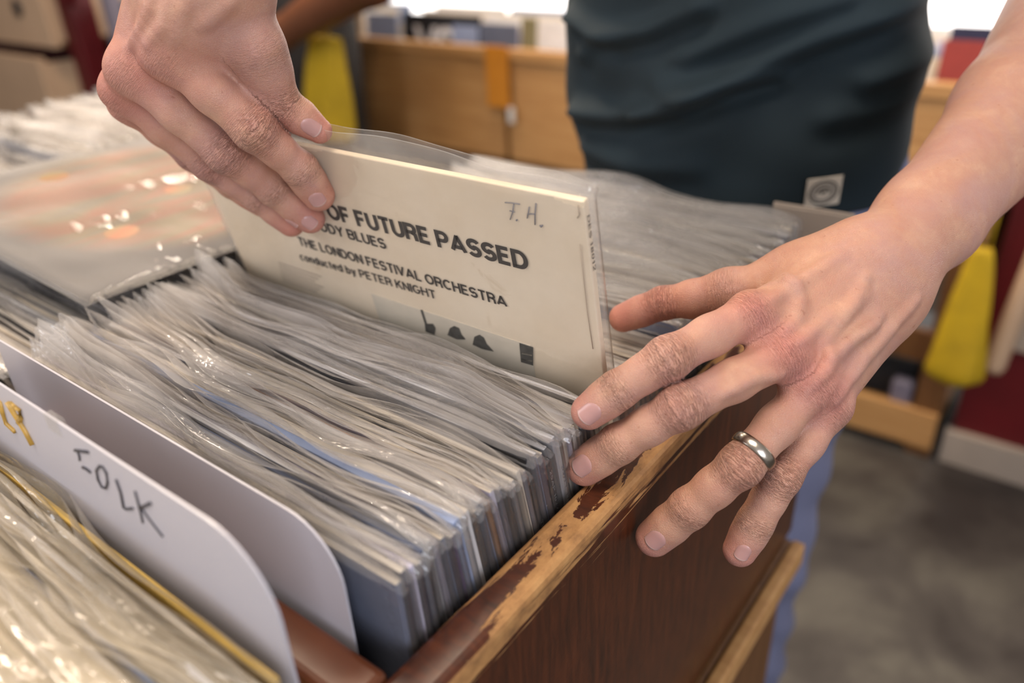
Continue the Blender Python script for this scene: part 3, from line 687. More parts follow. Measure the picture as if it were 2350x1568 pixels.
def smin(a, b, k):
    h = np.clip(.5+.5*(b-a)/k, 0, 1)
    return b*(1-h)+a*h-k*h*(1-h)
def polygonize(f, lo, hi, res, block=8):
    lo = np.array(lo, float); hi = np.array(hi, float)
    n = (np.ceil((hi-lo)/res/block).astype(int))*block
    cb = n//block
    I = np.stack(np.meshgrid(*[np.arange(c) for c in cb], indexing='ij'), -1).reshape(-1, 3)
    cen = lo+(I+.5)*block*res-res*.5
    dc = np.concatenate([f(cen[q:q+200000]) for q in range(0, len(cen), 200000)])
    G = np.repeat(np.repeat(np.repeat(dc.reshape(cb), block, 0), block, 1), block, 2).astype(np.float32)
    act = np.nonzero(np.abs(dc) < block*res*.95+.004)[0]
    off = np.stack(np.meshgrid(*[np.arange(block)]*3, indexing='ij'), -1).reshape(-1, 3)
    for q in range(0, len(act), 400):
        ii = I[act[q:q+400]]; pts = (ii[:, None, :]*block+off[None]); sh = pts.reshape(-1, 3)
        v = f(lo+sh*res); G[sh[:, 0], sh[:, 1], sh[:, 2]] = v
    S = G < 0
    c = [S[a:S.shape[0]-1+a, b:S.shape[1]-1+b, d:S.shape[2]-1+d] for a in (0, 1) for b in (0, 1) for d in (0, 1)]
    anyb = c[0].copy(); allb = c[0].copy()
    for q in c[1:]: anyb |= q; allb &= q
    cell = np.argwhere(anyb & ~allb)
    idx = -np.ones(anyb.shape, np.int32); idx[tuple(cell.T)] = np.arange(len(cell))
    acc = np.zeros((len(cell), 3)); cnt = np.zeros(len(cell))
    cor = [(a, b, d) for a in (0, 1) for b in (0, 1) for d in (0, 1)]
    val = {q: G[cell[:, 0]+q[0], cell[:, 1]+q[1], cell[:, 2]+q[2]] for q in cor}
    for q in cor:
        for ax in range(3):
            if q[ax]: continue
            r_ = list(q); r_[ax] = 1; r_ = tuple(r_); va, vb = val[q], val[r_]
            m_ = (va < 0) != (vb < 0); t = np.where(m_, va/(va-vb+1e-20), 0)
            p = np.tile(np.array(q, float), (len(cell), 1)); p[:, ax] += t
            acc += p*m_[:, None]; cnt += m_
    V = lo+(cell+acc/cnt[:, None])*res
    Q = []
    for ax in range(3):
        o1, o2 = [(1, 2), (2, 0), (0, 1)][ax]
        sl0 = [slice(None)]*3; sl1 = [slice(None)]*3; sl0[ax] = slice(0, -1); sl1[ax] = slice(1, None)
        e = S[tuple(sl0)] != S[tuple(sl1)]; E_ = np.argwhere(e)
        E_ = E_[(E_[:, o1] > 0) & (E_[:, o2] > 0) & (E_[:, o1] < S.shape[o1]-1) & (E_[:, o2] < S.shape[o2]-1)]
        u1 = np.zeros(3, int); u1[o1] = 1; u2 = np.zeros(3, int); u2[o2] = 1
        q = np.stack([idx[tuple((E_-u1-u2).T)], idx[tuple((E_-u2).T)], idx[tuple(E_.T)], idx[tuple((E_-u1).T)]], 1)
        fl = ~S[tuple(E_.T)]; q[fl] = q[fl][:, ::-1]; Q.append(q)
    Q = np.concatenate(Q); Q = Q[(Q >= 0).all(1)]
    # pull the vertices onto the exact skin, then relax a little
    for _ in range(3):
        S_ = np.zeros_like(V); C_ = np.zeros(len(V))
        for k in range(4):
            for o_ in (1, 3): np.add.at(S_, Q[:, k], V[Q[:, (k+o_) % 4]]); np.add.at(C_, Q[:, k], 1)
        V = V*.5+.5*S_/np.maximum(C_, 1)[:, None]
        V -= normals(f, V)*f(V)[:, None]
    return V, Q
def normals(f, V, e=.0006):
    g = np.stack([f(V+np.array(d)*e)-f(V-np.array(d)*e) for d in ((1, 0, 0), (0, 1, 0), (0, 0, 1))], 1)
    return g/np.maximum(np.linalg.norm(g, axis=1), 1e-9)[:, None]
def np_mesh(name, V, Q, mats, parent=None, attrs=None):
    me = bpy.data.meshes.new(name); me.vertices.add(len(V)); me.vertices.foreach_set('co', V.astype(np.float32).ravel())
    me.loops.add(Q.size); me.loops.foreach_set('vertex_index', Q.astype(np.int32).ravel())
    me.polygons.add(len(Q)); me.polygons.foreach_set('loop_start', np.arange(0, Q.size, 4, dtype=np.int32))
    me.polygons.foreach_set('use_smooth', np.ones(len(Q), bool))
    me.update(calc_edges=True); me.validate()
    for mm in mats: me.materials.append(mm)
    for k, v in (attrs or {}).items():
        if v.ndim == 1: at = me.attributes.new(k, 'FLOAT', 'POINT'); at.data.foreach_set('value', v.astype(np.float32))
        else: at = me.attributes.new(k, 'FLOAT_VECTOR', 'POINT'); at.data.foreach_set('vector', v.astype(np.float32).ravel())
    o = bpy.data.objects.new(name, me); COL.objects.link(o)
    if parent: o.parent = parent
    return o
def hit(f, u, v, d0=.2, d1=.7):
    """depth at which the skin f is seen at (u, v)"""
    r = ray(u, v); L = np.linalg.norm(r); d = d0
    for _ in range(80):
        e = float(f(np.array([r*d+[0, 0, EYE]]))[0])
        if e < 2e-5: return d
        d += e/L*.9
        if d > d1: return None
    return d
PX = 1/F
class Hand:
    """fingers given as (u, v, depth, half width in px) at MCP, PIP, DIP, tip"""
    def __init__(s, fingers, palm, extra=(), web=.030):
        s.f = Body(); s.fingers = {}; s.marks = []
        cones = [(W(*a[:3]), a[3]*a[2]*PX, W(*b[:3]), b[3]*b[2]*PX) for a, b in palm]
        s.f.add(cones, 0, .019)
        for nm, js in fingers.items():
            P = [W(*j[:3]) for j in js]; R = [j[3]*j[2]*PX for j in js]; cs = []
            for i in range(len(P)-1):
                a, b, ra, rb = P[i], P[i+1], R[i], R[i+1]; mid = (a+b)/2
                rm = min(ra, rb)*(.95 if i else .93) if nm != 'thumb' or i else (ra+rb)/2*.97
                if i == len(P)-2: cs.append((a, ra, b, rb)); cs.append((a*.45+b*.55, max(ra, rb)*.98, b, rb))
                else: cs += [(a, ra, mid, rm), (mid, rm, b, rb)]
            s.fingers[nm] = (P, R)
            s.f.add(cs, .012 if nm != 'thumb' else .016, .006, (P[0], .012, web, .0006))
        for op in extra: s.f.add(*op)
    def veins(s, lines, r=.0016, lift=.0010, k=.0035):
        for ln in lines:
            rr = r
            if isinstance(ln, tuple): ln, rr, lift_ = ln
            else: lift_ = lift
            pts = []
            for a, b in zip(ln, ln[1:]):
                for t in (0, .34, .67): pts.append((a[0]*(1-t)+b[0]*t, a[1]*(1-t)+b[1]*t))
            pts.append(ln[-1]); P = []
            for p in pts:
                d = hit(s.f, *p)
                if d: P.append(W(p[0], p[1], d+rr-lift_))
            s.marks.append(np.array(P))
            if len(P) > 1: s.f.add([(P[i], rr if i else rr*.6, P[i+1], rr if i < len(P)-2 else rr*.6) for i in range(len(P)-1)], k, .001)
    def attrs(s, V, red_pts):
        """red: flush on knuckles and tips; wr: finger coordinate for the creases"""
        n = len(V); red = np.zeros(n); vein = np.zeros(n); wr = np.zeros((n, 3)); wm = np.zeros(n)
        for p, r_, w_ in red_pts: red += w_*np.exp(-((V-p)**2).sum(1)/r_**2)
        best = np.full(n, 9.)
        for nm, (P, R) in s.fingers.items():
            acc = 0.
            for i in range(len(P)-1):
                a, b = P[i], P[i+1]; L = np.linalg.norm(b-a); u = (b-a)/L; t = (V-a)@u; tc = np.clip(t, 0, L)
                d = np.linalg.norm(V-a-tc[:, None]*u, axis=1)-(R[i]+(R[i+1]-R[i])*tc/L)
                better = d < best
                toc = -a/np.linalg.norm(a)
                lat = (V-a)@np.cross(u, (np.array([0, 0, EYE])-a)/np.linalg.norm(np.array([0, 0, EYE])-a))
                ms = np.zeros(n)
                for q, jj in ((0, i), (L, i+1)):
                    if jj == len(P)-1: continue
                    wgt = {0: .45, 1: 1., 2: .65}[min(jj, 2)]; sg = {0: .011, 1: .0085, 2: .0055}[min(jj, 2)]
                    ms = np.maximum(ms, wgt*np.exp(-((t-q)/sg)**2))
                best = np.where(better, d, best)
                wr[better, 0] = (t+acc)[better]*1000; wr[better, 1] = lat[better]*1000; wr[better, 2] = hash(nm) % 7; wm = np.where(better, ms*np.exp(-np.maximum(d, 0)/.004), wm)
                acc += L
        for P in s.marks:
            if len(P) < 2: continue
            for i in range(len(P)-1):
                a, b = P[i], P[i+1]; u = b-a; t = np.clip((V-a)@u/(u@u+1e-12), 0, 1)
                vein = np.maximum(vein, np.exp(-(np.linalg.norm(V-a-t[:, None]*u, axis=1)/.0024)**2))
        return red, vein, wr, wm
def skin():
    t = NT('skin'); at = lambda k: t.n('ShaderNodeAttribute', attribute_name=k)
    v = t.tex((1, 1, 1)); n1 = t.noise(v, 45, 5, .65, .4); n2 = t.noise(v, 160, 4, .7); n3 = t.noise(v, 420, 2)
    base = t.ramp(n1, [(.3, lin('#b88b75')), (.52, lin('#c0957c')), (.75, lin('#cfa689'))])
    base = t.mix(t.math('MULTIPLY', n2, .38), base, lin('#a8645a'))
    base = t.mix(t.ramp(t.noise(v, 24, 4, .6, .8), [(.42, (0, 0, 0)), (.68, (.32, .32, .32))]), base, lin('#a9868a'))
    red = t.math('MULTIPLY', at('red').outputs['Fac'], .62, clamp=True)
    base = t.mix(red, base, lin('#bf6a62'))
    base = t.mix(t.math('MULTIPLY', at('vein').outputs['Fac'], .22, clamp=True), base, lin('#9a8088'))
    fr = t.ramp(t.noise(v, 260, 2, .5), [(.70, (0, 0, 0)), (.76, (.35, .35, .35))])
    base = t.mix(fr, base, lin('#8a4f3c'))
    t.col(base); t.set(Roughness=.46, IOR=1.4); t.b.inputs['Specular IOR Level'].default_value = .42
    t.b.inputs['Subsurface Weight'].default_value = .18; t.b.inputs['Subsurface Radius'].default_value = (1., .35, .2); t.b.inputs['Subsurface Scale'].default_value = .004
    mp = t.n('ShaderNodeMapping', i_Scale=(1.25, .16, 1.)); t.l(at('wr').outputs['Vector'], mp.inputs[0])
    w1 = t.noise(mp.outputs[0], 1., 2, .5, .3)
    cre = t.math('ABSOLUTE', t.math('SUBTRACT', w1, .5)); cre = t.math('MULTIPLY', t.math('SUBTRACT', .09, cre, clamp=False), 9., clamp=True)
    h1 = t.math('MULTIPLY', t.math('MULTIPLY', cre, at('wm').outputs['Fac']), -1.)
    b1 = t.n('ShaderNodeBump', i_Strength=1., i_Distance=.0010); t.l(h1, b1.inputs['Height'])
    vo = t.n('ShaderNodeTexVoronoi', feature='DISTANCE_TO_EDGE', i_Scale=900.); t.l(v, vo.inputs['Vector'])
    h2 = t.math('ADD', t.math('MULTIPLY', t.math('MINIMUM', vo.outputs['Distance'], .18), 1.6), t.math('MULTIPLY', n2, .9))
    b2 = t.n('ShaderNodeBump', i_Strength=.5, i_Distance=.0007); t.l(h2, b2.inputs['Height']); t.l(b1.outputs[0], b2.inputs['Normal'])
    t.l(b2.outputs[0], t.b.inputs['Normal'])
    crc = t.math('MULTIPLY', t.math('MULTIPLY', cre, at('wm').outputs['Fac']), .16)
    t.col(t.mix(crc, base, lin('#8c5048'))); return t.m
M['skin'] = skin()
nl = NT('fingernail'); nl.col(lin('#b98d86')); nl.set(Roughness=.33, IOR=1.5); nl.b.inputs['Subsurface Weight'].default_value = .1; nl.b.inputs['Subsurface Scale'].default_value = .002
M['nail'] = nl.m; M['nail_edge'] = plain('nail_edge', '#cdaaa0', .4, .03)
def nail(f, axis_a, axis_b, centre_uv, length, width, parent, tiltv=(0, 0, 0), roll=0.):
    """plate following the fingertip's curve, centred where the photograph shows it"""
    a, b = np.array(axis_a), np.array(axis_b); u = (b-a)/np.linalg.norm(b-a)
    d = hit(f, *centre_uv); c = W(*centre_uv, d)
    n0 = normals(f, np.array([c]))[0]; n0 = n0-u*(n0@u)*.75; n0 /= np.linalg.norm(n0)
    side = np.cross(u, n0); side /= np.linalg.norm(side); ul = np.cross(n0, side); ul *= np.sign(ul@u)
    nu, nv = 15, 13; V, Fc, mi = [], [], []
    rad = width*.62
    for i in range(nu):
        s = i/(nu-1)*2-1                                      # root -1 .. free edge 1
        for j in range(nv):
            q = j/(nv-1)*2-1
            wd = width/2*(1-.30*max(0, -s-.15)**2*1.4)*(1-.08*max(0, s))
            ll = length/2*s*(1-(.22*q*q if s > 0 else .34*q*q))
            ang = q*wd/rad
            p = c+ul*ll+side*math.sin(ang)*rad+n0*(math.cos(ang)-1)*rad*.8
            V.append(p)
    V = np.array(V)
    # settle onto the skin, standing a hair proud of it
    for _ in range(6):
        e = f(V); V -= n0*(e*.8)[:, None]
    qq = np.tile(np.linspace(-1, 1, nv), nu); ss = np.repeat(np.linspace(-1, 1, nu), nv)
    V += n0*(.00052-.00062*np.abs(qq)**4-.0008*np.maximum(0, -ss)**5+.00025*np.maximum(0, ss))[:, None]
    for i in range(nu-1):
        for j in range(nv-1): Fc.append((i*nv+j, i*nv+j+1, (i+1)*nv+j+1, (i+1)*nv+j)); mi.append(1 if i == nu-2 else 0)
    base = len(V); th = V-n0*.0005; V2 = np.concatenate([V, th])
    rim = [i*nv for i in range(nu)]+[(nu-1)*nv+j for j in range(1, nv)]+[i*nv+nv-1 for i in range(nu-2, -1, -1)]+[j for j in range(nv-2, 0, -1)]
    for a_, b_ in zip(rim, rim[1:]+rim[:1]): Fc.append((a_, b_, b_+base, a_+base)); mi.append(1)
    # orientation
    o = mesh('fingernail', V2, Fc, [M['nail'], M['nail_edge']], parent, True, mi)
    return o
person = empty('person', (-.31, .80, 0), label='person in dark green t-shirt and blue jeans flipping through records with both hands', cat='person')
Pp = np.array([-.31, .80, 0.])
# ---- the left hand, resting on the crate rim
LF = {'index': [(1722, 722, .402, 50), (1531, 824, .385, 49), (1417, 896, .390, 42), (1352, 945, .396, 35)],
      'middle': [(1800, 815, .398, 50), (1562, 934, .384, 50), (1418, 1020, .400, 43), (1342, 1072, .414, 37)],
      'ring': [(1866, 885, .404, 47), (1700, 1068, .396, 48), (1582, 1167, .412, 44), (1502, 1234, .428, 37)],
      'little': [(1905, 940, .414, 42), (1792, 1096, .408, 41), (1733, 1200, .414, 38), (1698, 1262, .420, 32)],
      'thumb': [(1668, 676, .447, 50), (1520, 696, .462, 35), (1430, 730, .474, 27)]}
wr_ = (2000, 640, .432)
LP = [((1730, 728, .410, 54), (1905, 640, .430, 62)), ((1802, 812, .406, 52), (1950, 680, .426, 62)), ((1864, 872, .410, 50), (1985, 715, .428, 62)),
      ((1900, 918, .420, 44), (2020, 745, .436, 50)), ((1680, 668, .450, 44), (1830, 618, .446, 46)), ((1830, 625, .446, 50), (1960, 590, .438, 62)),
      ((1900, 650, .432, 66), (1985, 605, .436, 78)), ((1990, 700, .434, 66), (2040, 665, .440, 74)),
      ((1985, 605, .436, 74), (2100, 490, .460, 70)), ((2040, 665, .440, 68), (2165, 530, .464, 62)),
      ((2100, 490, .460, 70), (2300, 240, .50, 92)), ((2165, 530, .464, 62), (2365, 320, .505, 84)),
      ((2030, 610, .434, 56), (2145, 470, .460, 56)), ((2145, 470, .460, 56), (2340, 240, .50, 84)), ((2300, 240, .50, 92), (2480, -60, .56, 120)), ((2365, 320, .505, 84), (2520, 60, .56, 110))]
LH = Hand(LF, LP, web=.034)
LH.veins([([(1770, 690), (1850, 640), (1930, 590)], .0028, .0006), ([(1830, 790), (1900, 735), (1985, 680)], .0026, .0008), ([(1885, 860), (1940, 790), (2015, 725)], .0024, .0009), ([(1915, 920), (1970, 840), (2040, 760)], .0022, .0008),
          ([(1800, 636), (1826, 655), (1836, 690), (1828, 730), (1802, 760)], .0021, .0011), ([(1850, 895), (1895, 850), (1908, 820), (1960, 775), (2010, 745)], .0019, .0011),
          ([(1908, 820), (1890, 790), (1925, 745), (1960, 700), (1985, 640)], .0018, .0009), ([(1960, 860), (1985, 815), (2050, 745), (2100, 690)], .0017, .0005),
          
          ([(1660, 905), (1735, 868), (1790, 860)], .0015, .0006)], k=.005)
LHf = LH.f
V, Q = polygonize(LHf, (-.265, .205, .895), (.075, .70, 1.20), .00105)
rp = [(LH.fingers[k][0][-1], .011, .9) for k in LH.fingers]+[(LH.fingers[k][0][1], .010, .45) for k in LH.fingers]+[(LH.fingers[k][0][0]+np.array([.0, -.006, .008]), .014, .7) for k in ('index', 'middle', 'ring', 'little')]+[(LH.fingers['thumb'][0][1], .03, .5)]
def flat_attrs(H, V, rp): r_, ve, w3, wm = H.attrs(V, rp); return {'red': r_, 'vein': ve, 'wr': w3, 'wm': wm}
A = flat_attrs(LH, V, rp)
# ---- the right hand, pinching the held record
RF = {'index': [(385, 122, .405, 50), (585, 298, .424, 48), (690, 390, .447, 38), (731, 448, .462, 31)],
      'middle': [(296, 160, .420, 48), (520, 352, .444, 44), (630, 436, .466, 35), (712, 502, .482, 28)],
      'ring': [(272, 208, .438, 38), (482, 378, .468, 36), (592, 452, .484, 31), (668, 512, .497, 26)],
      'little': [(290, 240, .46, 34), (440, 360, .49, 29), (530, 425, .50, 26), (600, 470, .507, 22)],
      'thumb': [(596, 118, .412, 53), (647, 238, .430, 40), (733, 300, .440, 23)]}
RP = [((395, 130, .412, 50), (430, -40, .395, 74)), ((500, 150, .436, 38), (600, 200, .440, 30)), ((545, 110, .425, 34), (590, 185, .434, 26)), ((490, 130, .424, 36), (565, 190, .429, 27)), ((310, 160, .425, 44), (385, -40, .405, 66)), ((290, 205, .442, 36), (370, 0, .42, 56)),
      ((300, 235, .46, 32), (380, 40, .43, 46)), ((590, 110, .41, 44), (545, -30, .40, 66)), ((430, 60, .40, 70), (500, -60, .395, 74)), ((480, 60, .415, 56), (540, 60, .420, 44)), ((440, 120, .425, 44), (575, 95, .428, 40)), ((520, 60, .43, 46), (600, 170, .437, 30)), ((480, 170, .437, 34), (600, 150, .437, 30)),
      ((430, -40, .395, 80), (400, -300, .43, 100)), ((530, -60, .395, 80), (520, -320, .43, 100)), ((400, -300, .43, 100), (380, -560, .50, 110)), ((520, -320, .43, 100), (500, -560, .50, 110))]
RH = Hand(RF, RP, web=.036)
RH.veins([([(400, 92), (410, 50), (425, 5)], .0026, .0008), ([(300, 110), (335, 50), (350, 0)], .0024, .0008), ([(340, 100), (380, 55), (385, 10)], .0018, .0008), ([(460, 60), (500, 30), (530, 5)], .002, .0006)], k=.005)
V2, Q2 = polygonize(RH.f, (-.56, .10, 1.02), (-.29, .46, 1.42), .00115)
rp = [(RH.fingers[k][0][-1], .012, .9) for k in RH.fingers]+[(RH.fingers[k][0][1], .012, .5) for k in RH.fingers]+[(RH.fingers[k][0][0], .020, .55) for k in ('index', 'middle', 'ring', 'little')]
A2 = flat_attrs(RH, V2, rp)
# ---- upper arms, chest and neck inside the shirt
EL = W(2500, 0, .56); ER = W(440, -560, .50)
SLd = np.array([-.13, .72, 1.47]); SRd = np.array([-.50, .70, 1.47]); CH = np.array([-.315, .76, 1.40])
UB = Body(); UB.add([(EL, .045, SLd, .058), (ER, .045, SRd, .058), (SLd, .06, CH, .09), (SRd, .06, CH, .09), (CH, .10, np.array([-.315, .78, 1.15]), .10), (CH, .07, np.array([-.315, .71, 1.58]), .055)], 0, .04)
V3, Q3 = polygonize(UB, (-.66, .2, 1.0), (.15, 1.0, 1.68), .007)
z3 = np.zeros(len(V3)); A3 = {'red': z3, 'vein': z3, 'wr': np.zeros((len(V3), 3)), 'wm': z3}
VV = np.concatenate([V, V2, V3])-Pp; QQ = np.concatenate([Q, Q2+len(V), Q3+len(V)+len(V2)])
body = np_mesh('body', VV, QQ, [M['skin']], person, {k: np.concatenate([A[k], A2[k], A3[k]]) for k in A})
def nails(H, spec):
    for k, (c, ln, wd) in spec.items():
        P = H.fingers[k][0]; o = nail(H.f, P[-2], P[-1], c, ln, wd, person)
        o.data.transform(Matrix.Translation(-Vector(Pp)))
nails(LH, {'index': ((1355, 949), .0125, .0115), 'middle': ((1336, 1068), .0128, .0120), 'ring': ((1505, 1240), .0125, .0115), 'little': ((1706, 1268), .0100, .0090)})
nails(RH, {'index': ((727, 458), .0105, .0105), 'middle': ((709, 511), .0100, .0095), 'ring': ((667, 512), .009, .008), 'thumb': ((712, 292), .012, .010)})
# ---- wedding band
Pm, Pr = LH.fingers['ring'][0][0], LH.fingers['ring'][0][1]
rc = Pm+(Pr-Pm)*.66; ru = (Pr-Pm)/np.linalg.norm(Pr-Pm); rc2 = W(1724, 1017, hit(LHf, 1724, 1017)); t_ = (rc2-Pm)@ru; rc = Pm+ru*t_
side = np.cross(ru, [0, 0, 1.]); side /= np.linalg.norm(side); upv = np.cross(side, ru)
V, Fc = [], []; ns, nt = 72, 14
for i in range(ns):
    th = 2*math.pi*i/ns; dr = side*math.cos(th)+upv*math.sin(th); rr = .004
    for _ in range(40):
        e = float(LHf(np.array([rc+dr*rr]))[0])
        if e > -1e-5: break
        rr += max(-e, 1e-5)
    R_ = .55*rr+.45*.0101
    for j in range(nt):
        ph = 2*math.pi*j/nt; ax = math.cos(ph)*.0032; ro = (R_+.0004)+(.0016*max(0, math.sin(ph))**.7 if math.sin(ph) > 0 else -.0003)
        V.append(rc+dr*ro+ru*ax)
for i in range(ns):
    for j in range(nt): Fc.append((i*nt+j, i*nt+(j+1) % nt, ((i+1) % ns)*nt+(j+1) % nt, ((i+1) % ns)*nt+j))
silver = NT('brushed_silver'); silver.col(lin('#b8ada0')); silver.set(Metallic=1., Roughness=.27); silver.bump(silver.noise(silver.tex((1, 1, 1)), 500, 3), .15, .0004)
rg_ = mesh('wedding_ring', np.array(V)-Pp, Fc, silver.m, person, True); rg_['label'] = 'plain rounded silver wedding band'
# ---- t-shirt with folds
def cloth(name, h, var=.1):
    t = NT(name); v = t.tex((1, 1, 1)); f = t.noise(v, 10, 3); c = lin(h)
    t.col(t.ramp(f, [(.3, tuple(x*(1-var) for x in c[:3])), (.7, tuple(min(1, x*(1+var)) for x in c[:3]))])); t.set(Roughness=.85)
    t.bump(t.noise(v, 900, 2), .2, .0004); return t.m
M['shirt'] = cloth('dark_green_jersey', '#0e2027'); M['denim'] = cloth('faded_denim', '#6a6d86', .15)
fold = [([(1330, 40), (1400, 66), (1450, 74), (1530, 58), (1650, 2)], .011, .014), ([(1320, 262), (1440, 258), (1560, 232), (1650, 190), (1740, 150), (1900, 75), (2100, 5)], .014, .018),
        ([(1500, 252), (1580, 236), (1640, 205), (1700, 180), (1800, 165)], .010, .012), ([(1345, 130), (1380, 90), (1440, 80)], .007, .012), ([(1560, 185), (1640, 190)], .008, .02),
        ([(2120, 120), (2060, 160), (1980, 190)], .010, .018), ([(1330, 345), (1450, 372), (1600, 380)], .006, .02), ([(1900, 270), (2020, 250), (2100, 200)], .007, .02), ([(2090, 240), (2100, 380)], .008, .014),
        ([(1600, 120), (1800, 40), (1950, -10)], .008, .016)]
fold = [([ony(u, v, .67) for u, v in ln], am, wd_) for ln, am, wd_ in fold]
V, Fc = [], []; nz, na = 110, 150; zs = np.linspace(.995, 1.47, nz)
for i, z in enumerate(zs):
    s = (z-zs[0])/(zs[-1]-zs[0]); hw = .158+.006*math.sin(s*9)+.012*s+(-.10*max(0, s-.82)/.18); hd = .098+.018*s-(.05*max(0, s-.85)/.15); cy = .762-.05*s
    for j in range(na):
        th = 2*math.pi*j/na; ct, st = math.cos(th), math.sin(th)
        x = -.312+hw*math.copysign(abs(ct)**.82, ct); yv = cy+hd*math.copysign(abs(st)**.85, st)
        n_ = Vector((ct/hw, st/hd, 0)).normalized(); dd = .0025*math.sin(z*60+x*25)+.003*math.sin(z*34-x*40+2)+.002*math.sin(th*5+z*20)
        if st < .3:
            for ln, am, wd_ in fold:
                best = b3 = 9.
                for p, q in zip(ln, ln[1:]):
                    ex, ez = q[0]-p[0], q[2]-p[2]; L2 = ex*ex+ez*ez; tt = max(0, min(1, ((x-p[0])*ex+(z-p[2])*ez)/L2))
                    d2 = (x-p[0]-ex*tt)**2+(z-p[2]-ez*tt)**2
                    if d2 < best: best = d2
                    zz = z+wd_; tt = max(0, min(1, ((x-p[0])*ex+(zz-p[2])*ez)/L2)); d3 = (x-p[0]-ex*tt)**2+(zz-p[2]-ez*tt)**2
                    if d3 < b3: b3 = d3
                g = math.exp(-best/(wd_*.6)**2); und = math.exp(-b3/(wd_*.6)**2)
                dd += (am*1.2*g-am*.55*und)*min(1, max(0, (.3-st)*1.2))
        V.append((x+n_.x*dd, yv+n_.y*dd, z))
for i in range(nz-1):
    for j in range(na): Fc.append((i*na+j, i*na+(j+1) % na, (i+1)*na+(j+1) % na, (i+1)*na+j))
b0 = len(V)                                                 # turned-in hem, then shoulders and sleeves
for j in range(na): V.append((-.318+(V[j][0]+.318)*.975, .762+(V[j][1]-.762)*.96, zs[0]+.004))
for j in range(na): Fc.append((b0+j, b0+(j+1) % na, (j+1) % na, j))
b1 = len(V)
for j in range(na): p = V[(nz-1)*na+j]; V.append((-.315+(p[0]+.315)*.42, .712+(p[1]-.712)*.75, 1.525))
for j in range(na): Fc.append(((nz-1)*na+j, (nz-1)*na+(j+1) % na, b1+(j+1) % na, b1+j))
def sleeve_tube(a, b, ra, rb):
    a, b = Vector(a), Vector(b); t0 = (b-a).normalized(); s1 = t0.cross(Vector((0, 0, 1))).normalized(); s2 = t0.cross(s1); base = len(V)
    for i in range(10):
        c = a.lerp(b, i/9); rr = ra+(rb-ra)*i/9
        for k in range(28): th = 2*math.pi*k/28; q = rr*(1+.05*math.sin(3*th+i)); V.append(tuple(c+s1*math.cos(th)*q+s2*math.sin(th)*q))
    for i in range(9):
        for k in range(28): Fc.append((base+i*28+k, base+i*28+(k+1) % 28, base+(i+1)*28+(k+1) % 28, base+(i+1)*28+k))
sleeve_tube(SLd+np.array([-.04, 0, .0]), SLd*.52+EL*.48, .083, .072); sleeve_tube(SRd+np.array([.04, 0, .0]), SRd*.52+ER*.48, .083, .072)
shirt = mesh('t_shirt', [(v[0]-Pp[0], v[1]-Pp[1], v[2]) for v in V], Fc, M['shirt'], person, True)
# woven label at the hem, with its round emblem
def on_shirt(u, v):
    bpy.context.view_layer.update(); r = Vector(ray(u, v)); o_ = Vector((0, 0, EYE))-Vector(Pp)
    ok, loc, nn, _ = shirt.ray_cast(o_, r.normalized()); return loc if ok else None
cs = [on_shirt(*p) for p in ((1843, 408), (1926, 396), (1930, 462), (1850, 472))]
if all(c is not None for c in cs):
    tl, tr_, br, bl = cs; nrm = (tr_-tl).cross(bl-tl).normalized()
    if nrm.y > 0: nrm = -nrm
    ctr = (tl+tr_+br+bl)/4; ux = ((tr_-tl)+(br-bl)).normalized(); uz = ((tl-bl)+(tr_-br)); uz = (uz-ux*uz.dot(ux)).normalized()
    hw = (tr_-tl).length/2; hh = (tl-bl).length/2; q = ctr+nrm*.004
    V = [q+ux*a*hw+uz*b*hh+nrm*c for c in (0, -.0008) for a, b in ((-1, -1), (1, -1), (1, 1), (-1, 1))]
    Fc = [(0, 1, 2, 3), (7, 6, 5, 4), (0, 4, 5, 1), (1, 5, 6, 2), (2, 6, 7, 3), (3, 7, 4, 0)]
    hl = mesh('hem_label', V, Fc, plain('cream_woven_label', '#d2c6b4', .8, .06, 300), person); hl['label'] = 'cream square label with round emblem'
    dk = M['ink_grey']
    def ring_(r0, r1, nm, mat, arc=(0, 2*math.pi), zl=.0004):
        n = 40; V = []; full = abs(arc[1]-arc[0]-2*math.pi) < .01
        for i in range(n):
            a = arc[0]+(arc[1]-arc[0])*i/(n if full else n-1)
            for r_ in (r0, r1): V.append(q+ux*math.cos(a)*r_+uz*math.sin(a)*r_+nrm*zl)
        F2 = [(2*i, 2*i+1, (2*i+3) % (2*n), (2*i+2) % (2*n)) for i in range(n if full else n-1)]
        return mesh(nm, V, F2, mat, hl)
    dk = plain('charcoal_thread', '#3c3835', .8)
    R0 = min(hw, hh)*.86
    ring_(R0*.88, R0, 'emblem_ring', dk); ring_(R0*.58, R0*.80, 'emblem_lettering', plain('faded_grey_thread', '#8e867c', .8), zl=.0003)
    ring_(R0*.28, R0*.46, 'emblem_mark', dk, (-.2, math.pi+.2)); ring_(0, R0*.16, 'emblem_mark', dk)
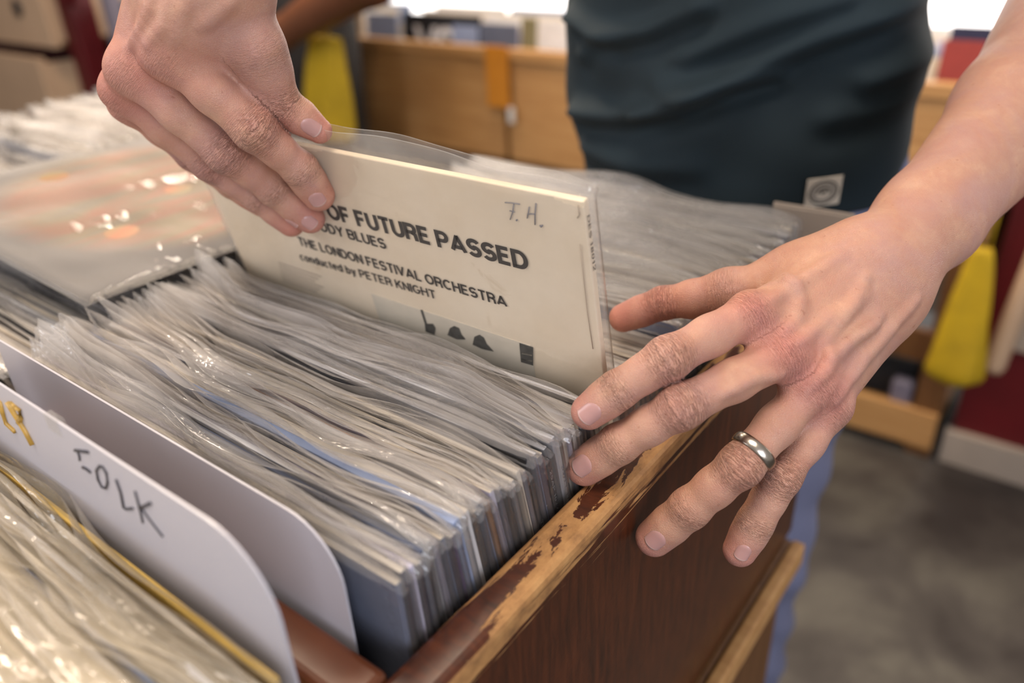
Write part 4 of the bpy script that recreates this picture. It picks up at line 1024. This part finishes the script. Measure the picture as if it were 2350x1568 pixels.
# ---- jeans and shoes
JB = Body(); hipL = np.array([-.245, .80, .93]); hipR = np.array([-.385, .80, .93])
JB.add([(np.array([-.318, .79, 1.04]), .095, np.array([-.318, .80, .92]), .11)], 0, .03)
JB.add([(np.array([-.23, .775, 1.04]), .082, hipL, .092), (hipL, .092, np.array([-.245, .80, .50]), .066), (np.array([-.245, .80, .50]), .066, np.array([-.25, .85, .06]), .056)], .05, .03)
JB.add([(np.array([-.40, .775, 1.04]), .082, hipR, .09), (hipR, .09, np.array([-.40, .80, .50]), .066), (np.array([-.40, .80, .50]), .066, np.array([-.41, .85, .06]), .056)], .05, .03)
JB.add([(np.array([-.5, .79, 1.17]), .07, np.array([-.1, .79, 1.17]), .07)], .01, .03, None, True)
V, Q = polygonize(JB, (-.56, .6, -.02), (-.08, 1.0, 1.2), .006)
V[:, 0] += .003*np.sin(V[:, 2]*70+V[:, 1]*40); V[:, 1] += .003*np.sin(V[:, 2]*55+V[:, 0]*60)
np_mesh('jeans', V-Pp, Q, [M['denim']], person)
for x in (-.25, -.41):
    SB = Body(); SB.add([(np.array([x, .86, .05]), .042, np.array([x, .72, .035]), .034), (np.array([x, .86, .07]), .045, np.array([x, .80, .05]), .04)], 0, .02)
    V, Q = polygonize(SB, (x-.08, .65, -.02), (x+.08, .95, .15), .005); V[:, 2] = np.maximum(V[:, 2], .001); np_mesh('shoe', V-Pp, Q, [M['black']], person)
# ------------------------------------------------------------------ second customer behind
M['skin2'] = plain('brown_skin', '#6b4028', .45, .1, 30); M['dark_cloth'] = cloth('dark_grey_cloth', '#3a3236'); M['dark_trousers'] = cloth('charcoal_cloth', '#25211f')
p2 = empty('person', (-1.75, 1.55, 0), label='second customer behind, brown forearm with watch, dark grey clothes', cat='person'); o2 = np.array([-1.75, 1.55, 0])
hnd = ony(590, 150, 1.40); wst = ony(650, 75, 1.40); elb = ony(850, -55, 1.42); shd = np.array([-1.66, 1.62, 1.52])
B2 = Body(); B2.add([(wst, .040, elb, .066), (elb, .066, shd, .068), (hnd, .036, wst, .038)], 0, .02)
for q in range(4):
    s0 = hnd+np.array([-.02+.013*q, -.01, -.01]); B2.add([(s0, .010, s0+np.array([-.02, -.01, -.05]), .009), (s0+np.array([-.02, -.01, -.05]), .009, s0+np.array([.0, .01, -.08]), .008)], .012, .005)
B2.add([(hnd+np.array([.03, 0, .01]), .011, hnd+np.array([.045, -.01, -.04]), .009)], .012, .005)
B2.add([(np.array([-1.90, 1.64, 1.35]), .10, np.array([-1.96, 1.64, 1.1]), .10), (shd, .06, np.array([-1.88, 1.64, 1.45]), .08)], .03, .04)
V, Q = polygonize(B2, (-2.5, 1.2, .85), (-1.2, 1.85, 1.65), .007); np_mesh('body', V-o2, Q, [M['skin2']], p2)
S2 = Body(); S2.add([(np.array([-1.98, 1.66, 1.42]), .13, np.array([-2.06, 1.66, 1.12]), .13), (np.array([-1.83, 1.66, 1.42]), .13, np.array([-1.92, 1.66, 1.12]), .13)], 0, .05)
S2.add([(shd, .078, shd*.45+elb*.55, .068)], .03, .03)
V, Q = polygonize(S2, (-2.3, 1.3, .9), (-1.2, 1.95, 1.7), .01); np_mesh('shirt', V-o2, Q, [M['dark_cloth']], p2)
T2 = Body(); T2.add([(np.array([-2.12, 1.66, 1.0]), .12, np.array([-2.16, 1.66, .5]), .085), (np.array([-2.16, 1.66, .5]), .085, np.array([-2.16, 1.70, .07]), .065)], 0, .03)
T2.add([(np.array([-2.00, 1.66, 1.0]), .12, np.array([-1.96, 1.66, .5]), .085), (np.array([-1.96, 1.66, .5]), .085, np.array([-1.96, 1.70, .07]), .065)], .04, .03)
V, Q = polygonize(T2, (-2.4, 1.45, -.02), (-1.7, 1.9, 1.2), .01); np_mesh('trousers', V-o2, Q, [M['dark_trousers']], p2)
d_ = (elb-wst)/np.linalg.norm(elb-wst)
tube('watch', [wst-d_*.012-o2, wst-o2, wst+d_*.014-o2], [.041, .0445, .043], M['grey'], p2, 20)
